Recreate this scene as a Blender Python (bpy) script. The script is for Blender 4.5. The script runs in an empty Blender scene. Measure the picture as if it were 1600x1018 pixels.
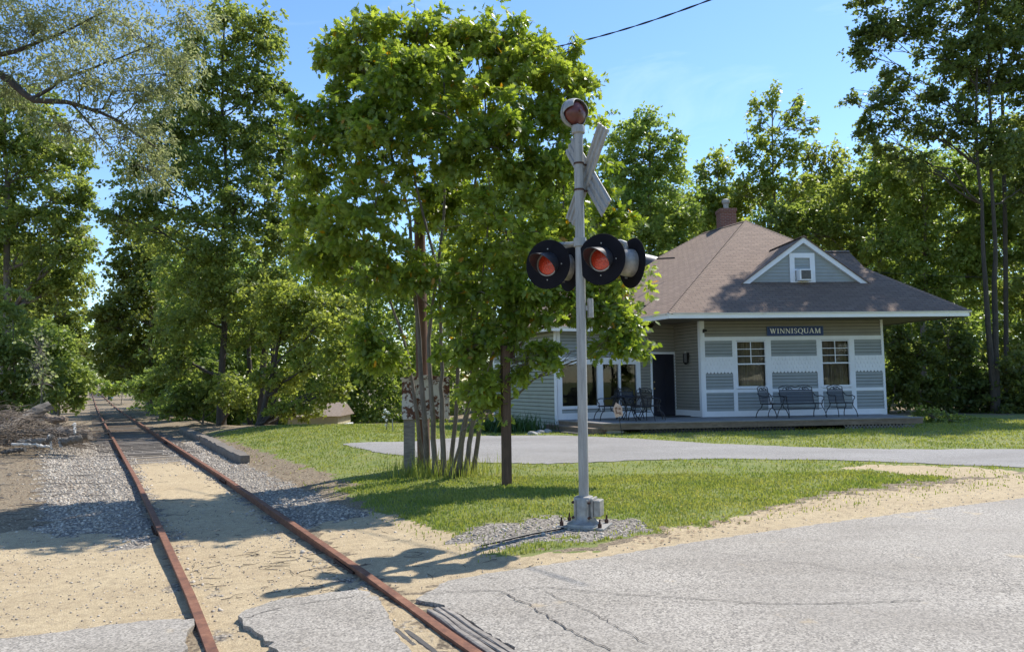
import bpy, bmesh, math, random
import numpy as np
from mathutils import Vector, Matrix

sc = bpy.context.scene
col = sc.collection

# ------------------------------------------------------------------ camera
F = 1155.0; H0 = 1.76
PITCH = math.atan(88 / F); ROLL = math.radians(.8)
_cp, _sp = math.cos(PITCH), math.sin(PITCH)
FWD = np.array([0, _cp, _sp]); _u0 = np.array([0, -_sp, _cp]); _r0 = np.array([1., 0, 0])
RIGHT = _r0 * math.cos(ROLL) - _u0 * math.sin(ROLL)
UP = _u0 * math.cos(ROLL) + _r0 * math.sin(ROLL)
CAM = np.array([0, 0, H0])
cd = bpy.data.cameras.new('camera'); cam = bpy.data.objects.new('camera', cd); col.objects.link(cam)
cd.sensor_width = 36; cd.lens = F / 1600 * 36; cd.clip_start = .05; cd.clip_end = 3000
cam.matrix_world = Matrix((( RIGHT[0], UP[0], -FWD[0], 0), (RIGHT[1], UP[1], -FWD[1], 0),
                           (RIGHT[2], UP[2], -FWD[2], H0), (0, 0, 0, 1)))
sc.camera = cam

# ------------------------------------------------------------------ sky, sun, exposure
SUN_EL, SUN_AZ = math.radians(54), math.atan2(.75, .66)
w = bpy.data.worlds.new('World'); sc.world = w; w.use_nodes = True
wn = w.node_tree.nodes; wl = w.node_tree.links
bg = wn['Background']
sky = wn.new('ShaderNodeTexSky'); sky.sky_type = 'NISHITA'; sky.sun_disc = False
sky.sun_elevation = SUN_EL; sky.sun_rotation = SUN_AZ
sky.altitude = 100; sky.air_density = 1.0; sky.dust_density = .15; sky.ozone_density = 2.6
hsv = wn.new('ShaderNodeHueSaturation'); hsv.inputs['Saturation'].default_value = 1.14; hsv.inputs['Value'].default_value = .95; hsv.inputs['Hue'].default_value = .503
wl.new(sky.outputs[0], hsv.inputs['Color']); wtc = wn.new('ShaderNodeTexCoord'); wmp = wn.new('ShaderNodeMapping'); wmp.inputs['Scale'].default_value = (2.2, 5.0, 9.0); wmp.inputs['Rotation'].default_value = (.2, .35, .5)
wnz = wn.new('ShaderNodeTexNoise'); wnz.inputs['Scale'].default_value = 1.3; wnz.inputs['Detail'].default_value = 7; wnz.inputs['Roughness'].default_value = .6; wnz.inputs['Distortion'].default_value = .6
wmr = wn.new('ShaderNodeMapRange'); wmr.inputs[1].default_value = .52; wmr.inputs[2].default_value = .82; wmr.inputs[3].default_value = 0; wmr.inputs[4].default_value = .20
wmx = wn.new('ShaderNodeMix'); wmx.data_type = 'RGBA'; wmx.inputs[7].default_value = (6.2, 6.8, 7.6, 1)
wl.new(wtc.outputs['Generated'], wmp.inputs[0]); wl.new(wmp.outputs[0], wnz.inputs['Vector']); wl.new(wnz.outputs[0], wmr.inputs[0]); wl.new(wmr.outputs[0], wmx.inputs[0])
wl.new(hsv.outputs[0], wmx.inputs[6]); wl.new(wmx.outputs[2], bg.inputs[0]); bg.inputs[1].default_value = .15
sd = bpy.data.lights.new('sun', 'SUN'); sun = bpy.data.objects.new('sun', sd); col.objects.link(sun)
sd.energy = 3.95; sd.angle = math.radians(.55); sd.color = (1, .95, .87)
_S = Vector((math.sin(SUN_AZ) * math.cos(SUN_EL), math.cos(SUN_AZ) * math.cos(SUN_EL), math.sin(SUN_EL)))
sun.rotation_euler = _S.to_track_quat('Z', 'Y').to_euler(); sun.location = (20, 20, 40)
sc.view_settings.view_transform = 'Standard'; sc.view_settings.look = 'None'
sc.view_settings.exposure = 0.80; sc.view_settings.gamma = 1
sc.render.engine = 'CYCLES'
sc.cycles.max_bounces = 8; sc.cycles.diffuse_bounces = 6; sc.cycles.transmission_bounces = 6; sc.cycles.transparent_max_bounces = 12; sc.cycles.use_denoising = True

# ------------------------------------------------------------------ geometry helpers
def ray(px, py): return FWD + RIGHT * (px - 800) / F - UP * (py - 509) / F
def gz(px, py, z=0.):
    d = ray(px, py); return CAM + d * ((z - H0) / d[2])
def gy(px, py, y):
    d = ray(px, py); return CAM + d * (y / d[1])
def sstep(a, b, x):
    t = np.clip((np.asarray(x, float) - a) / (b - a), 0, 1); return t * t * (3 - 2 * t)

TC = np.array([-1.144, 5.03]); TD = np.array([-.4947, .8691]); TN = np.array([.8691, .4947])
def toff(s): return np.interp(s, [-20, 0, 2, 6, 11, 16, 23, 35, 60, 400], [0, 0, .04, .06, .07, .04, 0, -.08, -.2, -1.0])
def trise(s): return np.where(np.asarray(s) > 80, .006 * (np.asarray(s) - 80), 0.)
def tpos(s, l, z):
    s = float(s); p = TC + TD * s + TN * (l + float(toff(s))); return np.array([p[0], p[1], z + float(trise(s))])
def track_sl(x, y):
    dx = x - TC[0]; dy = y - TC[1]; s = dx * TD[0] + dy * TD[1]
    return s, dx * TN[0] + dy * TN[1] - toff(s)
def H(x, y):
    x = np.asarray(x, float); y = np.asarray(y, float)
    s, l = track_sl(x, y)
    lawn = .27 * sstep(12.5, 20.5, y) * sstep(2.2, 5, l)
    lawn = lawn - .9 * sstep(28.5, 37, y) * sstep(8, -2, x) * sstep(3, 6, l)
    left = -.07 - .05 * sstep(12, 25, s) + .5 * sstep(-7, -22, l)
    side = np.where(l > 0, lawn - .02, left)
    bed = -.03 - .045 * sstep(.6, 2, s) - .04 * sstep(2, 5, s) - .045 * sstep(12, 22, s)
    k = sstep(1.5, 2.9, np.abs(l))
    z = bed * (1 - k) + side * k + trise(s)
    # under the road the ground stays just below the asphalt
    return z
def G(px, py, it=6):
    z = 0.
    for _ in range(it):
        p = gz(px, py, z); z = float(H(p[0], p[1]))
    p[2] = z; return p

def tag(o, label=None, cat=None, group=None, kind=None):
    if label: o['label'] = label
    if cat: o['category'] = cat
    if group: o['group'] = group
    if kind: o['kind'] = kind
    return o
def thing(name, label, cat, loc=(0, 0, 0), group=None, kind=None):
    o = bpy.data.objects.new(name, None); col.objects.link(o); o.location = Vector([float(v) for v in loc])
    o.empty_display_size = .1
    return tag(o, label, cat, group, kind)
def root_loc(p):
    v = np.zeros(3)
    while p is not None: v += np.array(p.location); p = p.parent
    return v
def link(name, me, mat, parent):
    o = bpy.data.objects.new(name, me); col.objects.link(o)
    if mat is not None:
        for m in (mat if isinstance(mat, (list, tuple)) else [mat]): me.materials.append(m)
    if parent is not None: o.parent = parent
    return o
def copy_tree(o, parent=None):
    c = o.copy(); col.objects.link(c)
    if parent is not None: c.parent = parent
    for ch in list(o.children): copy_tree(ch, c)
    return c
def fast_mesh(name, V, k, Fidx, attr=None):
    """V (N,3), Fidx (M,k) constant size faces; attr: per-face float 'lv'"""
    me = bpy.data.meshes.new(name)
    V = np.ascontiguousarray(V, np.float32); Fidx = np.ascontiguousarray(Fidx, np.int32)
    me.vertices.add(len(V)); me.vertices.foreach_set('co', V.ravel())
    me.loops.add(Fidx.size); me.loops.foreach_set('vertex_index', Fidx.ravel())
    me.polygons.add(len(Fidx)); me.polygons.foreach_set('loop_start', np.arange(0, Fidx.size, k, dtype=np.int32))
    try: me.polygons.foreach_set('loop_total', np.full(len(Fidx), k, np.int32))
    except Exception: pass
    if attr is not None:
        a = me.attributes.new('lv', 'FLOAT', 'FACE'); a.data.foreach_set('value', np.ascontiguousarray(attr, np.float32))
    me.update(calc_edges=True); me.validate(); return me

class MB:
    def __init__(s): s.v = []; s.f = []; s.uv = []; s.hasuv = False
    def add(s, vs, fs, uvs=None):
        b = len(s.v); s.v += [tuple(float(c) for c in v) for v in vs]; s.f += [tuple(i + b for i in f) for f in fs]
        if uvs: s.hasuv = True
        s.uv += (uvs if uvs else [None] * len(fs)); return s
    def quad(s, a, b, c, d, uv=None): return s.add([a, b, c, d], [(0, 1, 2, 3)], [uv] if uv else None)
    def box(s, lo, hi, fr=None):
        x0, y0, z0 = lo; x1, y1, z1 = hi
        vs = [(x0, y0, z0), (x1, y0, z0), (x1, y1, z0), (x0, y1, z0), (x0, y0, z1), (x1, y0, z1), (x1, y1, z1), (x0, y1, z1)]
        if fr: vs = [fr(*v) for v in vs]
        return s.add(vs, [(0, 3, 2, 1), (4, 5, 6, 7), (0, 1, 5, 4), (1, 2, 6, 5), (2, 3, 7, 6), (3, 0, 4, 7)])
    def prism(s, poly, fr, d0, d1):
        """poly of (a,b); fr(a,d,b)->world; between depths d0,d1"""
        n = len(poly)
        vs = [fr(a, d0, b) for a, b in poly] + [fr(a, d1, b) for a, b in poly]
        fs = [tuple(range(n)), tuple(range(2 * n - 1, n - 1, -1))] + [(i, i + n, (i + 1) % n + n, (i + 1) % n) for i in range(n)]
        return s.add(vs, fs)
    def tube(s, pts, rads, n=6, cap=True):
        pts = [np.array(p, float) for p in pts]
        if not hasattr(rads, '__len__'): rads = [rads] * len(pts)
        ref = np.array([.31, .22, .92]); vs = []; fs = []
        for i, p in enumerate(pts):
            t = pts[min(i + 1, len(pts) - 1)] - pts[max(i - 1, 0)]; t = t / (np.linalg.norm(t) + 1e-9)
            if abs(t @ ref) > .97: ref = np.array([1., .1, 0]) if abs(t[0]) < .9 else np.array([0, 1., .1])
            a = ref - t * (ref @ t); a /= np.linalg.norm(a) + 1e-9; b = np.cross(t, a); ref = a
            for k in range(n):
                th = 2 * math.pi * k / n; vs.append(p + (a * math.cos(th) + b * math.sin(th)) * rads[i])
        for i in range(len(pts) - 1):
            for k in range(n):
                fs.append((i * n + k, i * n + (k + 1) % n, (i + 1) * n + (k + 1) % n, (i + 1) * n + k))
        if cap: fs += [tuple(range(n - 1, -1, -1)), tuple((len(pts) - 1) * n + k for k in range(n))]
        return s.add(vs, fs)
    def lathe(s, prof, o, ax, n=32, a0=0, a1=2 * math.pi, up=None):
        """prof [(r, h)], revolved round ax from o"""
        ax = np.array(ax, float); ax /= np.linalg.norm(ax); o = np.array(o, float)
        up = np.array([0, 0, 1.]) if up is None else np.array(up, float)
        if abs(ax @ up) > .95: up = np.array([1., 0, 0])
        e1 = up - ax * (ax @ up); e1 /= np.linalg.norm(e1); e2 = np.cross(ax, e1)
        full = abs(a1 - a0 - 2 * math.pi) < 1e-6; m = n if full else n + 1; vs = []; fs = []
        for r, h in prof:
            for k in range(m):
                th = a0 + (a1 - a0) * k / n; vs.append(o + ax * h + (e1 * math.cos(th) + e2 * math.sin(th)) * r)
        for i in range(len(prof) - 1):
            for k in range(n):
                k2 = (k + 1) % m; fs.append((i * m + k, i * m + k2, (i + 1) * m + k2, (i + 1) * m + k))
        return s.add(vs, fs)
    def build(s, name, mat, parent=None, smooth=False, bevel=0, loc=None):
        off = root_loc(parent) if loc is None else np.array(loc)
        me = bpy.data.meshes.new(name)
        me.from_pydata([tuple(np.array(v) - off) for v in s.v], [], s.f)
        if s.hasuv:
            ul = me.uv_layers.new(name='UVMap')
            for p, uv in zip(me.polygons, s.uv):
                if uv:
                    for li, c in zip(p.loop_indices, uv): ul.data[li].uv = c
        me.update()
        bm = bmesh.new(); bm.from_mesh(me); bmesh.ops.recalc_face_normals(bm, faces=bm.faces)
        if bevel: 
            bmesh.ops.bevel(bm, geom=[e for e in bm.edges if len(e.link_faces) == 2 and e.calc_face_angle() > .6], offset=bevel, segments=2, affect='EDGES', profile=.6)
        bm.to_mesh(me); bm.free()
        if smooth:
            for p in me.polygons: p.use_smooth = True
            try: me.set_sharp_from_angle(angle=math.radians(40))
            except Exception: pass
        o = link(name, me, mat, parent)
        if loc is not None: o.location = Vector([float(c) for c in loc])
        return o

# ------------------------------------------------------------------ materials
class NT:
    def __init__(s, name):
        s.m = bpy.data.materials.new(name); s.m.use_nodes = True; s.t = s.m.node_tree
        s.b = s.t.nodes['Principled BSDF']; s.out = s.t.nodes['Material Output']
    def n(s, typ, **kw):
        nd = s.t.nodes.new('ShaderNode' + typ)
        for k, v in kw.items():
            if k.startswith('_'): setattr(nd, k[1:], v)
            else: s.set(nd, k, v)
        return nd
    def set(s, nd, k, v):
        k = int(k[1:]) if k[0] == 'i' and k[1:].isdigit() else k.replace('__', ' ')
        i = nd.inputs[k]
        if hasattr(v, 'is_linked') or hasattr(v, 'node'): s.t.links.new(v, i)
        elif isinstance(v, bpy.types.Node): s.t.links.new(v.outputs[0], i)
        else: i.default_value = v if not (isinstance(v, tuple) and len(v) == 3 and i.type == 'RGBA') else (*v, 1)
    def noise(s, scale, detail=4, rough=.55, vec=None, out=0):
        nd = s.n('TexNoise', Scale=scale, Detail=detail, Roughness=rough)
        s.t.links.new(vec if vec is not None else s.co(), nd.inputs['Vector']); return nd.outputs[out]
    def co(s, kind='Object'):
        if not hasattr(s, '_tc'): s._tc = s.t.nodes.new('ShaderNodeTexCoord')
        return s._tc.outputs[kind]
    def pos(s):
        if not hasattr(s, '_g'): s._g = s.t.nodes.new('ShaderNodeNewGeometry')
        return s._g.outputs['Position']
    def ramp(s, fac, stops):
        nd = s.t.nodes.new('ShaderNodeValToRGB'); s.t.links.new(fac, nd.inputs[0]); e = nd.color_ramp.elements
        while len(e) > len(stops): e.remove(e[-1])
        while len(e) < len(stops): e.new(.5)
        for el, (p, c) in zip(e, stops):
            el.position = p; el.color = (c, c, c, 1) if not hasattr(c, '__len__') else (*c[:3], 1)
        return nd.outputs[0]
    def mix(s, fac, a, b, mode='MIX'):
        nd = s.t.nodes.new('ShaderNodeMix'); nd.data_type = 'RGBA'; nd.blend_type = mode
        for i, v in ((0, fac), (6, a), (7, b)):
            if hasattr(v, 'node'): s.t.links.new(v, nd.inputs[i])
            else: nd.inputs[i].default_value = (*v, 1) if hasattr(v, '__len__') else v
        return nd.outputs[2]
    def math(s, op, a, b=0, clamp=False):
        nd = s.t.nodes.new('ShaderNodeMath'); nd.operation = op; nd.use_clamp = clamp
        for i, v in ((0, a), (1, b)):
            if hasattr(v, 'node'): s.t.links.new(v, nd.inputs[i])
            else: nd.inputs[i].default_value = v
        return nd.outputs[0]
    def mapr(s, v, a, b, c=0, d=1):
        nd = s.t.nodes.new('ShaderNodeMapRange'); s.t.links.new(v, nd.inputs[0])
        for i, x in enumerate((a, b, c, d)): nd.inputs[i + 1].default_value = x
        return nd.outputs[0]
    def stretch(s, vec, sc):
        nd = s.t.nodes.new('ShaderNodeMapping'); s.t.links.new(vec, nd.inputs[0]); nd.inputs[3].default_value = sc; return nd.outputs[0]
    def bump(s, h, strength=.3, dist=.02):
        nd = s.t.nodes.new('ShaderNodeBump'); nd.inputs['Strength'].default_value = strength; nd.inputs['Distance'].default_value = dist
        s.t.links.new(h, nd.inputs['Height']); s.t.links.new(nd.outputs[0], s.b.inputs['Normal']); return nd
    def base(s, c): s.set(s.b, 'Base Color', c); return s
    def rough(s, r): s.set(s.b, 'Roughness', r); return s

def plain(name, c, rough=.6, var=.18, scale=6, bump=0, metal=0, bscale=40):
    t = NT(name); c = np.array(c)
    f = t.noise(scale, 6, .6)
    t.base(t.ramp(f, [(.3, tuple(c * (1 - var))), (.7, tuple(c * (1 + var)))])); t.rough(rough)
    t.b.inputs['Metallic'].default_value = metal
    if bump: t.bump(t.noise(bscale, 4), bump, .01)
    return t.m
def wood(name, c1, c2, sc=(2, 30, 30), bump=.4, rough=.85):
    t = NT(name); v = t.stretch(t.co(), sc); n = t.noise(1.6, 8, .65, v)
    t.base(t.mix(t.mapr(t.noise(2.5, 3), .35, .7, 0, .6), t.ramp(n, [(.3, c1), (.7, c2)]), tuple(np.array(c1) * .8))); t.rough(rough); t.bump(n, bump, .01); return t.m

def leafmat(name, c, c2, trans=.38, rough=.42, spec=.45, yellow=None):
    t = NT(name)
    at = t.n('Attribute', _attribute_name='lv').outputs['Fac']
    oi = t.n('ObjectInfo').outputs['Random']
    stops = [(0, c), (.85, c2)] + ([(.975, c2), (.985, yellow)] if yellow else [])
    cc = t.ramp(at, stops)
    hv = t.n('HueSaturation', Color=cc, Hue=t.mapr(oi, 0, 1, .488, .51), Value=t.mapr(oi, 0, 1, .85, 1.15))
    cc = hv.outputs[0]
    t.base(cc); t.rough(rough); t.b.inputs['Specular IOR Level'].default_value = spec
    tr = t.n('BsdfTranslucent', Color=t.mix(.5, cc, (1.0, 1.0, .25), 'MULTIPLY'))
    tb = t.n('HueSaturation', Color=cc, Hue=.49, Saturation=1.12, Value=1.9); t.t.links.new(tb.outputs[0], tr.inputs[0])
    mx = t.n('MixShader', Fac=trans); t.t.links.new(t.b.outputs[0], mx.inputs[1]); t.t.links.new(tr.outputs[0], mx.inputs[2])
    t.t.links.new(mx.outputs[0], t.out.inputs[0]); return t.m
def barkmat(name, c1, c2):
    t = NT(name); v = t.stretch(t.pos(), (9, 9, 1.6)); n = t.noise(2.2, 8, .7, v)
    t.base(t.mix(t.mapr(t.noise(1.1, 3, .5, t.pos()), .4, .7, 0, .5), t.ramp(n, [(.32, c1), (.68, c2)]), tuple(np.array(c2) * .75))); t.rough(.92); t.bump(n, .8, .04); return t.m

M = {}
M['oak_leaf'] = leafmat('oak_leaf', (0.1, 0.15, 0.022), (0.24, 0.285, 0.055), .54, .38, .5, (.36, .20, .03))
M['maple_leaf'] = leafmat('maple_leaf', (0.105, 0.152, 0.034), (0.225, 0.268, 0.07), .54, .42)
M['dark_leaf'] = leafmat('dark_leaf', (0.08, 0.115, 0.03), (0.16, 0.2, 0.055), .54, .45)
M['pale_leaf'] = leafmat('pale_leaf', (0.17, 0.205, 0.09), (0.28, 0.315, 0.145), .54, .45)
M['young_leaf'] = leafmat('young_leaf', (0.135, 0.182, 0.036), (0.255, 0.3, 0.072), .54, .42)
M['bush_leaf'] = leafmat('bush_leaf', (0.115, 0.17, 0.04), (0.225, 0.28, 0.08), .54, .45)
M['day_lily'] = leafmat('day_lily', (.03, .07, .018), (.06, .12, .03), .3, .4)
M['bark'] = barkmat('bark', (.09, .074, .06), (.24, .205, .17))
M['grey_bark'] = barkmat('grey_bark', (.09, .08, .07), (.24, .215, .185))
M['dark_bark'] = barkmat('dark_bark', (.03, .025, .02), (.09, .075, .06))
M['brown_post'] = wood('brown_post', (.06, .034, .02), (.15, .09, .055), (25, 25, 2))
M['red_pole'] = wood('red_pole', (.09, .045, .028), (.21, .115, .075), (25, 25, 2))
M['grey_wood'] = wood('grey_wood', (.14, .12, .10), (.36, .32, .27), (3, 25, 25))
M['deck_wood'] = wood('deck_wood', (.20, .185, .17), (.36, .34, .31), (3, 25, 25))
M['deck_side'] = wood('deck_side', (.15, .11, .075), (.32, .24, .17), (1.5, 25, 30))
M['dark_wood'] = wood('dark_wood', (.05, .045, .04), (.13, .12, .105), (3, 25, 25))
M['white'] = plain('white_paint', (.74, .76, .79), .55, .05, 3)
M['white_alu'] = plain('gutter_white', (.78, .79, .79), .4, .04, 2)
M['taupe'] = plain('taupe_siding', (.27, .255, .215), .65, .07, 3)
M['blue_grey'] = plain('blue_grey_siding', (.29, .315, .31), .65, .06, 3)
M['sage'] = plain('sage_siding', (.34, .355, .29), .65, .06, 3)
M['iron'] = plain('black_iron', (.012, .013, .018), .45, .2, 10)
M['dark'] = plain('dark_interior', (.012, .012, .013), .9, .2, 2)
M['black_door'] = plain('black_door', (.012, .012, .022), .38, .2, 4)
M['navy'] = plain('navy_board', (.016, .042, .16), .5, .1, 4)
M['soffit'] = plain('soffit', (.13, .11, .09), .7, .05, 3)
M['black_paint'] = plain('black_paint', (.007, .0065, .01), .85, .3, 8); M['black_paint'].node_tree.nodes['Principled BSDF'].inputs['Specular IOR Level'].default_value = .2
M['silver'] = plain('silver_paint', (.33, .325, .31), .5, .22, 7, .15, 0, 60)
def mk_silver(name, c, k):
    t = NT(name); p = t.pos(); v = t.stretch(p, (14, 14, 1.1)); n = t.noise(2.0, 7, .7, v); c = np.array(c)
    base = t.ramp(n, [(.3, tuple(c * .62)), (.55, tuple(c)), (.8, tuple(c * 1.25))])
    base = t.mix(t.mapr(t.noise(38, 5, .75, p), .63, .70, 0, .8), base, (.12, .075, .05)); base = t.mix(t.mapr(t.noise(3.5, 6, .7, v), .60, .74, 0, k), base, (.17, .12, .085))
    t.base(base); t.rough(t.mapr(n, .3, .7, .38, .65)); t.bump(t.noise(60, 4, .6, p), .12, .004); return t.m
M['silver'] = mk_silver('silver_paint', (.33, .325, .31), .35)
M['galv'] = plain('galvanised', (.31, .295, .27), .5, .3, 12, .1, .35)
M['concrete'] = plain('stone', (.44, .42, .38), .9, .2, 8, .5)
M['rock'] = plain('grey_rock', (.32, .31, .29), .9, .25, 8, .6)
M['brass'] = plain('brass_knob', (.6, .45, .2), .3, .1, 5, 0, 1)
M['curtain'] = plain('curtain', (.36, .30, .235), .9, .15, 5)
M['cable'] = plain('black_cable', (.012, .012, .014), .6, .2, 6)
M['pinkish'] = plain('painted_plaque', (.55, .40, .33), .7, .25, 14)
M['shed_wall'] = plain('tan_shed_wall', (.36, .32, .19), .75, .1, 3)
M['shed_roof'] = plain('shed_roof', (.24, .19, .155), .9, .2, 9, .4)
M['petal'] = plain('white_petal', (.72, .72, .66), .7, .1, 5)
M['foil'] = plain('lead_flashing', (.55, .56, .58), .35, .1, 10, 0, .5)
M['lamp_black'] = plain('lamp_black', (.01, .01, .01), .4, .2, 5)

def rustmat(name, c1, c2, c3):
    t = NT(name); n = t.noise(7, 8, .7); n2 = t.noise(60, 4)
    t.base(t.mix(t.mapr(n2, .45, .7, 0, .5), t.ramp(n, [(.3, c1), (.55, c2), (.75, c3)]), c1)); t.rough(.85); t.bump(n2, .3, .005); return t.m
M['rust'] = rustmat('rail_rust', (.085, .035, .022), (.20, .085, .046), (.29, .15, .088))
M['dark_rust'] = rustmat('dark_rust', (.03, .017, .012), (.07, .032, .02), (.12, .055, .03))

def mk_peel():
    t = NT('peeling_paint'); n = t.noise(9, 9, .72); n2 = t.noise(3, 3)
    f = t.mapr(t.math('ADD', n, t.math('MULTIPLY', n2, .55)), .765, .80)
    t.base(t.mix(f, (.58, .545, .49), t.ramp(t.noise(25, 4), [(.3, (.05, .02, .012)), (.7, (.18, .07, .035))]))); t.rough(.75); t.bump(f, .3, .004); return t.m
M['peel'] = mk_peel()
def mk_asphalt(name, lo, hi, tint, patch):
    t = NT(name); p = t.pos()
    v = t.n('TexVoronoi', Scale=75.0); t.t.links.new(p, v.inputs['Vector'])
    sp = t.ramp(v.outputs['Color'], [(.1, lo), (.9, hi)])
    fine = t.ramp(t.noise(230, 3, .7, p), [(.3, .6), (.7, 1.35)])
    c = t.mix(1, sp, fine, 'MULTIPLY')
    c = t.mix(t.mapr(t.noise(.55, 5, .6, p), .35, .7, 0, .55), c, tuple(np.array(tint) * .8))
    c = t.mix(t.mapr(t.noise(1.3, 5, .65, p), patch, patch + .1, 0, .75), c, (.46, .36, .22))
    c = t.mix(t.mapr(t.noise(.8, 6, .7, t.stretch(p, (.35, 1.0, 1))), .42, .62, 0, .45), c, t.mix(1, c, (.62, .60, .57), 'MULTIPLY'))
    c = t.mix(t.mapr(t.noise(5, 5, .7, p), .62, .75, 0, .6), c, t.mix(1, c, (.55, .53, .50), 'MULTIPLY'))
    t.base(c); t.rough(.9); t.bump(t.noise(150, 3, .7, p), .55, .008); return t.m
M['asphalt'] = mk_asphalt('old_asphalt', (.125, .112, .095), (.51, .46, .385), (.33, .295, .245), .62)
M['drive'] = mk_asphalt('driveway_asphalt', (.17, .162, .15), (.36, .34, .315), (.29, .275, .26), .72)
M['old_timber'] = wood('old_timber', (.10, .085, .07), (.27, .23, .185), (3, 25, 25))
M['crack'] = plain('crack', (.07, .062, .055), .95, .2, 20)

def mk_ground():
    t = NT('ground_soil'); p = t.pos()
    at = t.n('Attribute', _attribute_name='mask'); sep = t.n('SeparateColor'); t.t.links.new(at.outputs['Color'], sep.inputs[0])
    nz = t.math('SUBTRACT', t.noise(3.2, 7, .68, p), .5); nz2 = t.math('SUBTRACT', t.noise(14, 5, .7, p), .5)
    br = t.math('ADD', t.math('MULTIPLY', nz, .9), t.math('MULTIPLY', nz2, .7))
    def m(i, a=.40, b=.60): return t.mapr(t.math('ADD', sep.outputs[i], br), a, b)
    g = t.ramp(t.noise(2.2, 6, .65, p), [(.25, (.12, .16, .03)), (.5, (.19, .22, .05)), (.75, (.30, .27, .10))])
    g = t.mix(t.mapr(t.noise(45, 4, .7, p), .35, .7, 0, .55), g, (.08, .10, .025))
    vs = t.n('TexVoronoi', Scale=120.0); t.t.links.new(p, vs.inputs['Vector'])
    s = t.ramp(t.noise(1.1, 6, .6, p), [(.3, (.38, .275, .145)), (.7, (.51, .395, .225))])
    s = t.mix(.45, s, t.ramp(vs.outputs['Color'], [(.1, (.26, .19, .11)), (.9, (.72, .60, .40))]))
    s = t.mix(t.mapr(t.noise(9, 6, .7, p), .46, .72, 0, .62), s, (.23, .17, .105)); s = t.mix(t.mapr(t.noise(70, 4, .8, p), .56, .70, 0, .7), s, (.13, .10, .07))
    vg = t.n('TexVoronoi', Scale=34.0); t.t.links.new(p, vg.inputs['Vector'])
    gr = t.ramp(vg.outputs['Color'], [(.05, (.13, .11, .09)), (.5, (.34, .30, .245)), (.95, (.58, .52, .43))])
    gr = t.mix(t.mapr(vg.outputs['Distance'], .35, .75, 0, .85), gr, (.06, .05, .045))
    vd = t.n('TexVoronoi', Scale=48.0); t.t.links.new(p, vd.inputs['Vector'])
    d = t.ramp(vd.outputs['Color'], [(.05, (.07, .05, .032)), (.5, (.20, .152, .096)), (.95, (.38, .30, .19))])
    d = t.mix(t.mapr(t.noise(2, 5, .6, p), .4, .7, 0, .4), d, (.16, .125, .075))
    c = t.mix(m(2), g, d); c = t.mix(m(0), c, s); c = t.mix(m(1), c, gr)
    t.base(c); t.rough(.95)
    h = t.math('ADD', t.math('MULTIPLY', vg.outputs['Distance'], m(1)), t.math('MULTIPLY', t.noise(60, 5, .7, p), .8))
    t.bump(h, .8, .03); return t.m
M['ground'] = mk_ground()
M['grass'] = leafmat('grass_blade', (.13, .19, .035), (.29, .29, .075), .35, .5, .3)
def mk_stone():
    t = NT('ballast_stone'); at = t.n('Attribute', _attribute_name='lv').outputs['Fac']
    c = t.ramp(at, [(0, (.22, .185, .145)), (.6, (.45, .39, .31)), (1, (.66, .59, .48))])
    t.base(t.mix(t.mapr(t.noise(60, 4, .6, t.pos()), .4, .7, 0, .5), c, (.25, .2, .15))); t.rough(.9); return t.m
M['stone'] = mk_stone()
def mk_shingle():
    t = NT('asphalt_shingle'); uv = t.co('UV')
    b = t.n('TexBrick', Scale=1.0, _offset=.5); t.t.links.new(uv, b.inputs['Vector'])
    b.inputs['Color1'].default_value = (.165, .108, .074, 1); b.inputs['Color2'].default_value = (.22, .15, .104, 1); b.inputs['Mortar'].default_value = (.075, .054, .045, 1)
    b.inputs['Mortar Size'].default_value = .010; b.inputs['Brick Width'].default_value = .33; b.inputs['Row Height'].default_value = .145; b.inputs['Bias'].default_value = -.1
    c = t.mix(t.mapr(t.noise(1.4, 5, .6, uv), .35, .7, 0, .4), b.outputs[0], (.14, .095, .066))
    c = t.mix(.35, c, t.ramp(t.noise(90, 3, .7, uv), [(.3, .5), (.7, 1.5)]), 'MULTIPLY')
    t.base(c); t.rough(.92)
    # course profile: each course rises to its lower edge
    sx = t.n('SeparateXYZ'); t.t.links.new(uv, sx.inputs[0])
    saw = t.math('FRACT', t.math('DIVIDE', sx.outputs[1], .145))
    t.bump(t.math('ADD', t.math('MULTIPLY', saw, -1.0), t.math('MULTIPLY', b.outputs[1], -.4)), .9, .025); return t.m
M['shingle'] = mk_shingle()
def mk_brick():
    t = NT('chimney_brick'); b = t.n('TexBrick', Scale=1.0); t.t.links.new(t.co('UV'), b.inputs['Vector'])
    b.inputs['Color1'].default_value = (.13, .045, .034, 1); b.inputs['Color2'].default_value = (.19, .07, .05, 1); b.inputs['Mortar'].default_value = (.25, .2, .17, 1)
    b.inputs['Mortar Size'].default_value = .008; b.inputs['Brick Width'].default_value = .21; b.inputs['Row Height'].default_value = .072
    t.base(b.outputs[0]); t.rough(.9); t.bump(b.outputs[1], -.4, .01); return t.m
M['brick'] = mk_brick()
def mk_glass(name, tint=(.9, .95, .95), refl=1.0):
    t = NT(name); fr = t.n('Fresnel', IOR=1.55)
    tr = t.n('BsdfTransparent', Color=tint); gl = t.n('BsdfGlossy', Color=(.95, .97, 1), Roughness=.02)
    mx = t.n('MixShader', Fac=t.math('MULTIPLY', fr.outputs[0], refl, True)); t.t.links.new(tr.outputs[0], mx.inputs[1]); t.t.links.new(gl.outputs[0], mx.inputs[2])
    t.t.links.new(mx.outputs[0], t.out.inputs[0]); return t.m
M['glass'] = mk_glass('window_glass', (.80, .80, .78), .9)
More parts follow.
